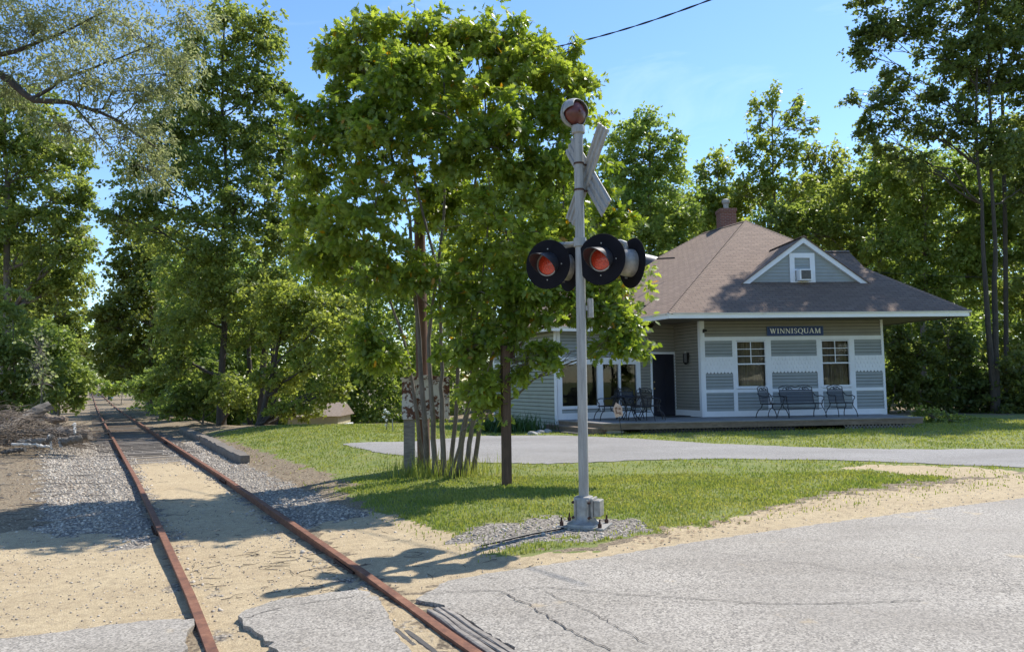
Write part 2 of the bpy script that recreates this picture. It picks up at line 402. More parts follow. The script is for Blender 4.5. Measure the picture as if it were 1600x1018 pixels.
def mk_lens():
    t = NT('red_lens'); v = t.n('TexVoronoi', Scale=70.0); t.t.links.new(t.co(), v.inputs['Vector'])
    t.base(t.ramp(v.outputs['Distance'], [(0, (.28, .02, .008)), (.7, (.62, .058, .024))])); t.rough(.22); t.bump(v.outputs['Distance'], .5, .01)
    t.b.inputs['Coat Weight'].default_value = .4; return t.m
M['lens'] = mk_lens()
def mk_mesh():
    t = NT('expanded_metal'); t.base((.016, .018, .032)); t.rough(.5)
    tr = t.n('BsdfTransparent'); mx = t.n('MixShader', Fac=.72); t.t.links.new(tr.outputs[0], mx.inputs[1]); t.t.links.new(t.b.outputs[0], mx.inputs[2]); t.t.links.new(mx.outputs[0], t.out.inputs[0]); return t.m
M['mesh'] = mk_mesh()

# ================================================================== SETTING
rng = np.random.default_rng(7); random.seed(7)
def inpoly(x, y, poly):
    x = np.asarray(x); y = np.asarray(y); c = np.zeros(x.shape, bool); n = len(poly)
    for i in range(n):
        x0, y0 = poly[i]; x1, y1 = poly[(i + 1) % n]
        if y0 == y1: continue
        k = ((y0 > y) != (y1 > y)) & (x < (x1 - x0) * (y - y0) / (y1 - y0) + x0); c ^= k
    return c
def gpoly(pts): return [tuple(G(*p)[:2]) for p in pts]
P_SAND = [gpoly(p) for p in (
    [(-300, 835), (0, 828), (240, 832), (310, 962), (170, 980), (0, 1005), (-300, 1030)],
    [(455, 798), (560, 797), (625, 803), (700, 832), (745, 855), (830, 870), (860, 900), (640, 930), (560, 885), (480, 820)],
    [(745, 860), (830, 868), (930, 862), (1010, 843), (1130, 812), (1300, 774), (1450, 757), (1600, 740), (1900, 705), (1900, 770), (1600, 800), (1300, 835), (960, 890), (740, 930)],
    [(1300, 729), (1400, 724), (1560, 733), (1600, 741), (1500, 745), (1420, 742), (1380, 736)])]
P_GRAV = [gpoly(p) for p in (
    [(70, 706), (110, 692), (176, 690), (215, 760), (245, 832), (60, 834)],
    [(262, 692), (318, 688), (400, 735), (470, 762), (560, 800), (590, 806), (470, 812), (400, 765)],
    [(700, 838), (760, 818), (860, 808), (1000, 812), (1025, 822), (960, 838), (820, 850), (750, 862)])]
P_DIRT = [gpoly(p) for p in (
    [(-400, 660), (170, 660), (180, 690), (80, 704), (60, 834), (-400, 840)],
    [(300, 676), (395, 700), (470, 738), (560, 778), (600, 800), (560, 812), (460, 768), (385, 728)],
    [(830, 862), (1000, 838), (1140, 806), (1300, 768), (1450, 750), (1600, 735), (1600, 748), (1300, 786), (1000, 862)])]
def wob(x, y):
    return (np.sin(x * 5.1 + 2 * np.sin(y * 3.3)) + np.sin(y * 6.7 + 2.3 * np.sin(x * 4.1) + 1) + .8 * np.sin(x * 11.3 + y * 9.1 + 2 * np.sin(x * 7 - y * 5)) + .6 * np.sin(23 * x - 17 * y + 2 * np.sin(19 * y))) / 3.4
def masks(x, y):
    x = np.asarray(x, float); y = np.asarray(y, float); x, y = x + .22 * wob(x, y), y + .30 * wob(y + 9, x)
    s, l = track_sl(x, y)
    sand = np.zeros(np.shape(x)); grav = sand.copy(); dirt = sand.copy()
    for p in P_SAND: sand[inpoly(x, y, p)] = 1
    for p in P_GRAV: grav[inpoly(x, y, p)] = 1
    for p in P_DIRT: dirt[inpoly(x, y, p)] = 1
    bed = np.abs(l) < 1.3
    inn = np.abs(l) < .76
    sand = np.where(inn, sstep(20, 12, s) * .95, sand)
    grav = np.where(inn, .10 + .30 * sstep(12, 17, s) - .2 * sstep(18, 28, s) + .40 * sstep(.46, .7, np.abs(l)), grav)
    dirt = np.where(bed, np.maximum(dirt, .9), dirt)
    grav = np.where(bed & ~inn & (s > 5), np.maximum(grav, .75 - .35 * sstep(16, 26, s)), grav)
    dirt = np.where((l < -1) & (s > -1), np.maximum(dirt, .8), dirt)
    dirt = np.where((l > 0) & (l < 2.6) & (s > 8), np.maximum(dirt, .75), dirt)
    wood_ = ((y > 29) & (x < 20) & (l > 2)) | ((y > 31) & (l > 2)) | (l < -9)
    dirt = np.where(wood_, 1, dirt)
    grav = np.where((l < -4.5), grav * .2, grav)
    return sand, grav, dirt
def axis(a, b, step, far, g=1.16):
    v = list(np.arange(a, b + 1e-6, step)); d = step; x = b
    while x < far: d *= g; x += d; v.append(x)
    d = step; x = a
    while x > -far: d *= g; x -= d; v.insert(0, x)
    return np.array(v)
gxs = axis(-9, 12, .085, 900); gys = axis(4, 23, .085, 900)
X, Y = np.meshgrid(gxs, gys); Z = H(X, Y)
_jz = rng.normal(0, 1, X.shape); Z = Z + _jz * .0022
V = np.stack([X, Y, Z], -1).reshape(-1, 3); ny, nx = X.shape
ii = (np.arange(ny - 1)[:, None] * nx + np.arange(nx - 1)[None]).ravel()
gm = fast_mesh('ground', V, 4, np.stack([ii, ii + 1, ii + nx + 1, ii + nx], 1))
gm.polygons.foreach_set('use_smooth', np.ones(len(gm.polygons), bool))
ca = gm.color_attributes.new('mask', 'FLOAT_COLOR', 'POINT')
ms = masks(V[:, 0], V[:, 1]); ca.data.foreach_set('color', np.stack([*ms, np.ones(len(V))], 1).astype(np.float32).ravel())
tag(link('ground', gm, M['ground'], None), kind='structure')

RD = np.array([.886, .464]); RP = np.array([.464, -.886])
def slab(name, pts2, top, bot, mat, parent=None, jag=.012):
    out = []
    for i, p in enumerate(pts2):
        q = pts2[(i + 1) % len(pts2)]; L = math.dist(p, q); n = max(1, min(60, int(L / .06))) if L < 16 else 1
        for k in range(n):
            t = k / n; out.append((p[0] + (q[0] - p[0]) * t + (random.gauss(0, jag) if 0 < k else 0), p[1] + (q[1] - p[1]) * t + (random.gauss(0, jag) if 0 < k else 0)))
    mb = MB(); mb.prism(out, lambda a, d, b: (a, b, d), bot, top)
    return mb.build(name, mat, parent)
def tl(s, l): return tuple(tpos(s, l, 0)[:2])
road = bpy.data.objects.new('road', None); col.objects.link(road); tag(road, kind='structure')
e = [tuple(gz(*p)[:2]) for p in [(650, 935), (700, 906), (770, 894), (830, 885), (960, 866), (1130, 839), (1300, 815), (1450, 796), (1600, 777), (1900, 738)]]
far = (e[-1][0] + RD[0] * 120, e[-1][1] + RD[1] * 120)
slab('asphalt', e + [far, (far[0] + RP[0] * 9, far[1] + RP[1] * 9), tl(-6.6, .99), tl(-1, .99), tl(.6, .99)], 0, -.09, M['asphalt'], road)
e2 = [tuple(gz(*p)[:2]) for p in [(372, 962), (385, 952), (430, 938), (500, 928), (555, 921), (578, 924), (596, 940)]]
slab('asphalt', e2[::1] + [tl(.0, .40), tl(-6.6, .40), tl(-6.6, -.36), tl(-.2, -.36), tl(.25, -.37)], .004, -.10, M['asphalt'], road)
e3 = [tuple(gz(*p)[:2]) for p in [(-500, 1032), (-200, 1010), (0, 995), (90, 986), (170, 974), (250, 966), (306, 964)]]
lf = (e3[0][0] - RD[0] * 60, e3[0][1] - RD[1] * 60)
slab('asphalt', [lf] + e3 + [tl(.3, -.99), tl(-6.6, -.99), (lf[0] + RP[0] * 8, lf[1] + RP[1] * 8)], -.004, -.09, M['asphalt'], road)
def crack(pts, w):
    mb = MB(); w = w * .62; P = [gz(*p, .004 + .003)[:2] for p in pts]; fine = []
    for a, b in zip(P[:-1], P[1:]):
        n = max(2, int(math.dist(a, b) / .05))
        for k in range(n): fine.append(a + (b - a) * k / n + rng.normal(0, .009, 2))
    for a, b in zip(fine[:-1], fine[1:]):
        d = (b - a) / (np.linalg.norm(b - a) + 1e-6); nn = np.array([-d[1], d[0]]); wa = w * random.uniform(.3, 1.3); wb = w * random.uniform(.3, 1.3)
        mb.quad((*(a - nn * wa), .008), (*(a + nn * wa), .008), (*(b + nn * wb), .008), (*(b - nn * wb), .008))
    mb.build('crack', M['crack'], road)
for pts, w_ in (([(648, 927), (700, 924), (780, 921), (850, 916), (905, 921), (960, 926), (1100, 935), (1200, 942), (1330, 941), (1450, 937)], .008),
               ([(782, 923), (830, 945), (865, 968), (905, 990), (960, 1018)], .011), ([(748, 897), (775, 903), (790, 903)], .006),
               ([(850, 922), (900, 945), (935, 960), (1020, 1010)], .006), ([(742, 994), (800, 993), (893, 989)], .005),
               ([(372, 968), (425, 951), (500, 938), (566, 929)], .006), ([(1100, 860), (1240, 876), (1420, 905), (1600, 925)], .005)):
    crack(pts, w_)

def strip_sheet(name, top, botm, mat, dz, M_=14, N_=70):
    def res(poly):
        xs = np.array(poly, float); return lambda t: np.array([np.interp(t, np.linspace(0, 1, len(xs)), xs[:, 0]), np.interp(t, np.linspace(0, 1, len(xs)), xs[:, 1])])
    ft, fb = res([G(*p)[:2] for p in top]), res([G(*p)[:2] for p in botm]); vs = []; fs = []
    for j in range(N_ + 1):
        a, b = ft(j / N_), fb(j / N_)
        for i in range(M_ + 1):
            p = a + (b - a) * i / M_ + rng.normal(0, .045, 2) * (i in (0, M_)); vs.append((p[0], p[1], float(H(p[0], p[1])) + dz))
    for j in range(N_):
        for i in range(M_): k = j * (M_ + 1) + i; fs.append((k, k + 1, k + M_ + 2, k + M_ + 1))
    mb = MB(); mb.add(vs, fs); return mb.build(name, mat, None)
DR_T = [(536, 693), (640, 690), (755, 681), (860, 680), (970, 684), (1100, 692), (1250, 698), (1400, 702), (1600, 701), (1900, 700)]
DR_B = [(537, 694), (590, 705), (660, 716), (760, 723), (860, 725), (980, 720), (1100, 716), (1310, 719), (1600, 730), (1900, 741)]
tag(strip_sheet('driveway', DR_T, DR_B, M['drive'], .011), kind='structure')
P_DRIVE = [tuple(G(*p)[:2]) for p in DR_T] + [tuple(G(*p)[:2]) for p in DR_B[::-1]]

# ------------------------------------------------------------------ railway track (one thing: rails spiked to sleepers)
tr0 = tpos(0, 0, 0)
track = thing('railway_track', 'rusty single track railway running from the road crossing into the trees', 'railway track', (tr0[0], tr0[1], -.15))
ss = list(np.arange(-6, 30, .5)) + list(np.arange(30, 110, 2)) + list(np.arange(110, 420, 8))
prof = [(-.036, 0), (.036, 0), (.038, -.012), (.034, -.034), (.009, -.044), (.008, -.125), (.066, -.146), (.068, -.158), (-.068, -.158), (-.066, -.146), (-.008, -.125), (-.009, -.044), (-.034, -.034), (-.038, -.012)]
for sg in (-1, 1):
    mb = MB(); n = len(prof); vs = []; fs = []
    for s_ in ss:
        for a, b in prof: vs.append(tpos(s_, sg * .7525 + a, b))
    for i in range(len(ss) - 1):
        for k in range(n): fs.append((i * n + k, i * n + (k + 1) % n, (i + 1) * n + (k + 1) % n, (i + 1) * n + k))
    fs.append(tuple(range(n))); mb.add(vs, fs); r = mb.build('rail', M['rust'], track)
    for sj in ((5.9, 17.8, 29.6) if sg < 0 else (2.55, 10.6, 22.5)):
        jb = MB()
        for side in (-1, 1):
            fr = lambda a, b, c, sj=sj, side=side, sg=sg: tpos(sj + a, sg * .7525 + side * b, c)
            jb.box((-.33, .012, -.125), (.33, .034, -.05), fr)
            for k in range(4):
                c0 = np.array(fr(-.24 + k * .16, .034, -.09)); jb.lathe([(.0, .028), (.017, .028), (.017, 0)], c0, np.array([*(TN * side), 0]), 8)
        jb.build('joint_bar', M['dark_rust'], r)
ties = list(np.arange(7.0, 60, .56))[:95]
for s_ in ties:
    mb = MB(); s_ += random.gauss(0, .03); a_ = random.gauss(0, .015); zt = -.128 + random.gauss(0, .006) - .05 * float(sstep(17, 9, s_)); ex = random.gauss(0, .04)
    mb.box((-.11, -1.28 + ex, -.16), (.11, 1.28 + ex, 0), lambda a, b, c: tpos(s_ + a + b * a_, b, zt + c))
    mb.build('sleeper', random.choice((M['old_timber'], M['grey_wood'], M['old_timber'], M['deck_side'])), track)
mb = MB()
for s_ in np.arange(ties[-1] + .56, 300, .56):
    mb.box((-.11, -1.28, -.3), (.11, 1.28, -.12), lambda a, b, c: tpos(s_ + a, b, c))
tag(mb.build('sleeper', M['old_timber'], track), kind='stuff')

# crossing timbers beside the rails
def timber(l0, l1, s0, s1, top, mat, label, grooves=3):
    n = 26; c = tpos((s0 + s1) / 2, (l0 + l1) / 2, -.1); mb = MB()
    wd = (l1 - l0) / grooves
    for g in range(grooves):
        vs = []; fs = []
        a, b = l0 + g * wd + .004, l0 + (g + 1) * wd - .004
        for i in range(n + 1):
            s_ = s0 + (s1 - s0) * i / n; j = random.gauss(0, .004)
            for (l_, z_) in ((a, -.12), (a, top + j - .008), (a + .01, top + j), (b - .01, top + j), (b, top + j - .008), (b, -.12)): vs.append(tpos(s_ + random.gauss(0, .01) * (i in (0, n)), l_ + random.gauss(0, .002), z_))
        for i in range(n):
            for k in range(6): fs.append((i * 6 + k, i * 6 + (k + 1) % 6, (i + 1) * 6 + (k + 1) % 6, (i + 1) * 6 + k))
        fs += [tuple(range(6)), tuple(n * 6 + k for k in range(5, -1, -1))]; mb.add(vs, fs)
    tag(mb.build('crossing_timber', mat, None, loc=c), label, 'timber', 'timbers laid along the rails at the crossing')
timber(.815, .985, -6.4, .55, .004, M['grey_wood'], 'weathered grey grooved timber on the outer side of the right rail')
timber(.46, .58, -6.4, .35, -.03, M['dark_wood'], 'dark worn timber inside the right rail beside the asphalt slab', 2)
timber(-.985, -.815, -6.4, .22, 0, M['grey_wood'], 'weathered grey grooved timber on the outer side of the left rail')
timber(-.56, -.42, -6.4, .18, -.01, M['dark_wood'], 'dark grooved timber inside the left rail beside the asphalt slab')

# ------------------------------------------------------------------ loose ballast stones, twigs, grass blades
ICO = bmesh.new(); bmesh.ops.create_icosphere(ICO, subdivisions=1, radius=1); ICO.verts.ensure_lookup_table()
icv = np.array([v.co[:] for v in ICO.verts]); icf = np.array([[v.index for v in f.verts] for f in ICO.faces]); ICO.free()
def stones(name, pts, size, label_kind='stuff'):
    n = len(pts); sc3 = rng.uniform(.6, 1.3, (n, 1, 3)) * (np.asarray(size).reshape(-1, 1, 1)) * np.array([1, 1, .75])
    v = icv[None] * sc3 * (1 + rng.normal(0, .16, (n, 12, 1)))
    th = rng.uniform(0, 6.28, n); c, s_ = np.cos(th), np.sin(th)
    R_ = np.zeros((n, 3, 3)); R_[:, 0, 0] = c; R_[:, 0, 1] = -s_; R_[:, 1, 0] = s_; R_[:, 1, 1] = c; R_[:, 2, 2] = 1
    v = np.einsum('nij,nkj->nki', R_, v) + pts[:, None, :]
    f = icf[None] + (np.arange(n) * 12)[:, None, None]
    o = link(name, fast_mesh(name, v.reshape(-1, 3), 3, f.reshape(-1, 3), np.repeat(rng.random(n), 20)), M['stone'], None); tag(o, kind=label_kind); return o
def scatter(n, smin, smax, lmin, lmax):
    s_ = rng.uniform(smin, smax, n); l_ = rng.uniform(lmin, lmax, n)
    p = TC[None] + TD[None] * s_[:, None] + TN[None] * (l_ + toff(s_))[:, None]; return p
pp = np.concatenate([scatter(19000, 5, 24, -2.9, -.85), scatter(9000, 4, 26, .85, 2.0), scatter(1500, 1.2, 22, -.66, -.45), scatter(1700, 1.6, 22, .42, .66), scatter(700, 12, 24, -.5, .5)])
qx = gpoly([(700, 838), (760, 818), (860, 808), (1000, 812), (1025, 822), (960, 838), (820, 850), (750, 862)])
cand = rng.uniform([-3, 7.5], [4, 10.5], (2600, 2)); pp = np.concatenate([pp, cand[inpoly(cand[:, 0], cand[:, 1], qx)]])
sd_, gv_, dt_ = masks(pp[:, 0], pp[:, 1]); keep = rng.random(len(pp)) < np.clip((gv_ * 1.1 + .04) * np.clip(.72 + .5 * wob(pp[:, 0] * .5, pp[:, 1] * .5), .15, 1), 0, 1); pp = pp[keep]
dd = np.hypot(pp[:, 0], pp[:, 1]); sz = rng.uniform(.28, 1, len(pp)) ** 1.6 * .027 * (1 + .25 * sstep(12, 24, dd))
stones('ballast', np.column_stack([pp, H(pp[:, 0], pp[:, 1]) + sz * .1]), sz)
pb = np.concatenate([scatter(2600, -.2, 7, -4.2, -.85), scatter(800, .5, 8, -.6, .6), np.column_stack([rng.uniform(-2, 9, 3000), rng.uniform(6, 13, 3000)])])
sd_, gv_, dt_ = masks(pb[:, 0], pb[:, 1]); pb = pb[sd_ > .5]
szb = rng.uniform(.004, .011, len(pb)); stones('pebbles', np.column_stack([pb, H(pb[:, 0], pb[:, 1]) + szb * .4]), szb)

def twigs(name, P, L, rad, mat, lift=.01, bend=.25):
    mb = MB()
    for p in P:
        th = random.uniform(0, 6.28); l_ = random.uniform(*L); q = np.array([p[0], p[1]]); pts = []
        for k in range(4):
            pts.append((q[0], q[1], float(H(q[0], q[1])) + rad + random.uniform(0, lift))); q = q + np.array([math.cos(th), math.sin(th)]) * l_ / 3; th += random.gauss(0, bend)
        mb.tube(pts, [rad, rad * .9, rad * .7, rad * .4], 4)
    return tag(mb.build(name, mat, None), kind='stuff')
tp = np.concatenate([scatter(46, 1.0, 3.8, .0, .62), scatter(30, 1.0, 4.2, -.6, .2), scatter(40, .8, 10, -4, -.9), scatter(26, 1.2, 6, .9, 2.4), scatter(22, 5, 14, -.6, .6)])
twigs('twig_litter', tp, (.06, .34), .0032, M['dark_bark'], .012, .5)

def leaf_bits(name, P, size, mat):
    n = len(P); z = H(P[:, 0], P[:, 1]) + .012; th = rng.uniform(0, 6.28, n); sz = rng.uniform(.5, 1, n) * size
    t = np.array([[-1, 0, 0], [0, .5, .25], [1, 0, .1], [0, -.5, .3]]); a = np.stack([np.cos(th), np.sin(th)], 1)
    v = np.zeros((n, 4, 3)); v[:, :, 0] = (t[None, :, 0] * a[:, :1] - t[None, :, 1] * a[:, 1:]) * sz[:, None]; v[:, :, 1] = (t[None, :, 0] * a[:, 1:] + t[None, :, 1] * a[:, :1]) * sz[:, None]; v[:, :, 2] = t[None, :, 2] * sz[:, None]
    v += np.column_stack([P, z])[:, None]
    f = np.arange(n * 4).reshape(n, 4)
    return tag(link(name, fast_mesh(name, v.reshape(-1, 3), 4, f, rng.random(n)), mat, None), kind='stuff')
lm = NT('fallen_leaf'); lm.base(lm.ramp(lm.n('Attribute', _attribute_name='lv').outputs['Fac'], [(0, (.10, .055, .03)), (.6, (.26, .17, .10)), (1, (.45, .34, .22))])); lm.rough(.9)
lp = np.concatenate([scatter(5200, 7, 26, -9, -1.4), scatter(1500, 8, 22, 1.3, 3.1), np.column_stack([rng.uniform(1, 10, 2500), rng.uniform(7.5, 13, 2500)])])
sd_, gv_, dt_ = masks(lp[:, 0], lp[:, 1]); lp = lp[(dt_ > .5) | (rng.random(len(lp)) < .04)]
leaf_bits('leaf_litter', lp, .035, lm.m)

yl = NT('yellow_leaf'); yl.base((.55, .38, .04)); yl.rough(.7)
yp = np.column_stack([rng.normal(3.2, 1.8, 130), rng.normal(10.6, .7, 130)]); leaf_bits('yellow_leaves', yp, .022, yl.m).location.z = .03
def blades(name, P, h, wd, mat, lean=.45):
    n = len(P); th = rng.uniform(0, 6.28, n); a = np.stack([np.cos(th), np.sin(th), np.zeros(n)], 1); b = np.stack([-a[:, 1], a[:, 0], a[:, 2]], 1)
    hh = rng.uniform(.55, 1.15, n)[:, None] * np.asarray(h).reshape(-1, 1); ww = np.asarray(wd).reshape(-1, 1); ln = rng.uniform(.1, 1, n)[:, None] * lean * hh
    up = np.array([[0, 0, 1.]])
    v = np.stack([P - b * ww, P + b * ww, P + up * hh * .6 + a * ln * .4 + b * ww * .7, P + up * hh * .6 + a * ln * .4 - b * ww * .7, P + up * hh + a * ln], 1)
    i = np.arange(n)[:, None] * 5
    f = np.concatenate([np.concatenate([i, i + 1, i + 2], 1), np.concatenate([i, i + 2, i + 3], 1), np.concatenate([i + 3, i + 2, i + 4], 1)]); lv = np.clip(.45 * rng.random(n) + .55 * (.5 + .5 * wob(P[:, 0] * .42 + 3, P[:, 1] * .5)) + .15 * wob(P[:, 1] * .1, P[:, 0] * .13), 0, .95)
    return tag(link(name, fast_mesh(name, v.reshape(-1, 3), 3, f, np.tile(lv, 3)), mat, None), kind='stuff')
def grass_pts(n, lo, hi):
    p = rng.uniform(lo, hi, (n, 2)); sd_, gv_, dt_ = masks(p[:, 0], p[:, 1]); s_, l_ = track_sl(p[:, 0], p[:, 1])
    ns = np.sin(p[:, 0] * 2.1 + 1.3 * np.sin(p[:, 1] * 1.7)) * np.sin(p[:, 1] * 2.6 + 1.1 * np.sin(p[:, 0] * 3.1))
    m_ = np.maximum(np.maximum(sd_, gv_), dt_)
    rd = (p - np.array([-.94, 6.71])) @ np.array([-.464, .886])
    k = ((m_ < .5) | (rng.random(n) < .05)) & (l_ > 1.9) & (rd > .55) & ~inpoly(p[:, 0], p[:, 1], P_DRIVE) & (rng.random(n) < .72 + .4 * ns)
    p = p[k]; return np.column_stack([p, H(p[:, 0], p[:, 1])])
g1 = grass_pts(150000, (-5, 7.5), (9, 14)); dd = np.hypot(g1[:, 0], g1[:, 1])
g2 = grass_pts(120000, (-11, 14), (17, 28.5)); d2 = np.hypot(g2[:, 0], g2[:, 1])
gp = np.concatenate([g1, g2]); dd = np.concatenate([dd, d2])
blades('lawn_grass', gp, .030 + .022 * rng.random(len(gp)) + .004 * (dd > 16), .0035 + .00045 * dd, M['grass'], .7)

# ================================================================== STATION HOUSE
class Wall:
    """vertical plane through p0->p1; frame(a, n, z): a metres along, n metres out towards the road, z up"""
    def __init__(s, p0, p1):
        s.p0 = np.array(p0[:2], float); d = np.array(p1[:2], float) - s.p0; s.L = np.linalg.norm(d); s.d = d / s.L
        s.nn = np.array([s.d[1], -s.d[0]])
    def fr(s, a, n, z): p = s.p0 + s.d * a + s.nn * n; return np.array([p[0], p[1], z])
    def px(s, px, py):
        r = ray(px, py); A = np.array([[r[0], -s.d[0]], [r[1], -s.d[1]]]); t, a = np.linalg.solve(A, s.p0 - CAM[:2]); return a, H0 + t * r[2]
    def a(s, x, y=580): return s.px(x, y)[0]
    def z(s, y, x): return s.px(x, y)[1]
def claps(mb, W, a0, a1, z0, z1, exp=.105, n0=0., th=.028):
    z = z0; g = .0105 if exp < .11 else .016  # open gap onto the dark backing, drawn in for each lap's shadow line
    while z < z1 - .004:
        zt = min(z + exp, z1); t = th * (zt - z) / exp; zg = zt - (g if zt < z1 else 0)
        v = [(a0, n0 + .002 + t, z), (a1, n0 + .002 + t, z), (a1, n0 + .002, zg), (a0, n0 + .002, zg), (a0, n0 + .002, z), (a1, n0 + .002, z)]
        mb.add([W.fr(*p) for p in v], [(0, 1, 2, 3), (4, 5, 1, 0)]); z = zt
def clad(W, a0, a1, z0, z1, mat): mb = MB(); claps(mb, W, a0, a1, z0, z1); return mb.build('wall_cladding', mat, hs)
DECKZ = .565; GH = .27
P0 = np.array([6.11, 24.0]); P1 = np.array([12.255, 24.44]); PLc = np.array([1.387, 23.4]); PRc = np.array([5.572, 25.4])
hs = thing('station_house', 'grey and white clapboard station with hipped brown shingle roof and front dormer', 'house', (6.1, 24, GH))
FW = Wall(P0, P1); LW = Wall(PLc, PRc); CW = Wall(PRc, P0)
sdir = np.array([-LW.d[1], LW.d[0]]); PBk = PLc + sdir * 4.85; SW = Wall(PBk, PLc)
EB, ET = 3.63, 3.76       # fascia bottom, top

def panel_box(W, name, x0, x1, y0, y1, mat, n0=.0, n1=.03, parent=hs):
    """flat trim board given by its picture rectangle on wall W"""
    a0, a1 = W.a(x0, (y0 + y1) / 2), W.a(x1, (y0 + y1) / 2); xm = (x0 + x1) / 2; z1, z0 = W.z(y0, xm), W.z(y1, xm)
    mb = MB(); mb.box((a0, n0, z0), (a1, n1, z1), W.fr); return mb.build(name, mat, parent)
def board(W, a0, a1, z0, z1, n0=-.02, n1=.03): mb = MB(); mb.box((a0, n0, z0), (a1, n1, z1), W.fr); return mb
def core(W, a0, a1, z0, z1, mat=None, name='wall'):   # backing thickness behind the cladding
    mb = MB(); mb.box((a0, -.14, z0), (a1, 0, z1), W.fr); return mb

# --- front wall of the right wing
L = FW.L
zr0, zr1 = FW.z(531, 1240), FW.z(525, 1240)        # frieze rail under the sign
zb0, zb1 = FW.z(581, 1240) , FW.z(556, 1240)       # scale band
zs0, zs1 = FW.z(611.5, 1240), FW.z(606.5, 1240)    # sill rail
zk1 = FW.z(640, 1240)                              # top of base board
ax = {k: FW.a(k) for k in (1102, 1145, 1151, 1198, 1205.5, 1277, 1284, 1329, 1336, 1378.5)}
wz0, wz1 = FW.z(603.5, 1240), FW.z(531.5, 1240)
def holes_wall(W, mb, L, z0, z1, holes):
    """backing with rectangular window openings"""
    xs = sorted({0, L, *[h[0] for h in holes], *[h[1] for h in holes]})
    for i in range(len(xs) - 1):
        m = (xs[i] + xs[i + 1]) / 2; hh = [h for h in holes if h[0] < m < h[1]]
        if not hh: mb.box((xs[i], -.14, z0), (xs[i + 1], 0, z1), W.fr)
        else:
            h = hh[0]
            if h[2] > z0: mb.box((xs[i], -.14, z0), (xs[i + 1], 0, h[2]), W.fr)
            if h[3] < z1: mb.box((xs[i], -.14, h[3]), (xs[i + 1], 0, z1), W.fr)
fh = [(ax[1151], ax[1198], wz0, wz1), (ax[1284], ax[1329], wz0, wz1)]
mb = MB(); holes_wall(FW, mb, L, GH - .1, 3.9, fh); mb.build('wall', M['dark'], hs)
mb = MB(); claps(mb, FW, .06, L - .06, zr1, 3.85); tag(mb.build('wall_cladding', M['taupe'], hs), 'taupe clapboards above the white rail')
mb = MB()
for a0, a1 in ((ax[1102], ax[1145]), (ax[1205.5], ax[1277]), (ax[1336], ax[1378.5])):
    [clad(FW, a0, a1, p0_, p1_, M['blue_grey']) for p0_, p1_ in ((zb1, zr0), (zs1, zb0), (zk1, zs0))]
for a0, a1 in ((ax[1151], ax[1198]), (ax[1284], ax[1329])): clad(FW, a0 - .02, a1 + .02, zk1, zs0, M['blue_grey'])
# fish-scale bands
for a0, a1 in ((ax[1102], ax[1145]), (ax[1205.5], ax[1277]), (ax[1336], ax[1378.5])):
    mb = MB(); rows = 4; rh = (zb1 - zb0) / rows; nw = max(3, round((a1 - a0) / .12)); cw = (a1 - a0) / nw
    mb.box((a0, .0, zb0 + rh * .7), (a1, .016, zb1), FW.fr)
    for r in range(rows):
        zt = zb1 - r * rh; off = 0 if r % 2 == 0 else .5
        for k in range(-1 if off else 0, nw):
            c = a0 + (k + .5 + off) * cw; lo, hi = max(a0, c - cw * .48), min(a1, c + cw * .48)
            if hi - lo < cw * .3: continue
            pts = [(lo, zt), (lo, zt - rh * .62)] + [(min(max(c + cw * .48 * math.cos(t), lo), hi), zt - rh * .62 - rh * .5 * math.sin(t)) for t in np.linspace(math.pi * .95, math.pi * .05, 7)] + [(hi, zt - rh * .62), (hi, zt)]
            mb.prism(pts, FW.fr, .016, .022 + .012 * (r + 1) / rows + .004 * (rows - r))
    mb.build('scale_band', M['white'], hs)
# white trim
for a0, a1, z0, z1, n1 in ((ax[1102] - .12, ax[1102], DECKZ - .02, 3.84, .036), (ax[1378.5], L + .01, DECKZ - .02, 3.84, .036)): board(FW, a0, a1, z0, z1, -.02, n1).build('corner_board', M['white'], hs)
board(FW, ax[1102], ax[1378.5], zr0, zr1, 0, .032).build('trim', M['white'], hs)
board(FW, ax[1102], ax[1378.5], DECKZ - .02, zk1, 0, .030).build('base_board', M['white'], hs)
for a0, a1 in ((ax[1145], ax[1151]), (ax[1198], ax[1205.5]), (ax[1277], ax[1284]), (ax[1329], ax[1336])):
    board(FW, a0, a1, zs1, zr0, 0, .030).build('trim', M['white'], hs)
    board(FW, a0, a1, zk1, zs0, 0, .030).build('trim', M['white'], hs)
board(FW, ax[1102], ax[1378.5], zs0, zs1, 0, .034).build('trim', M['white'], hs)

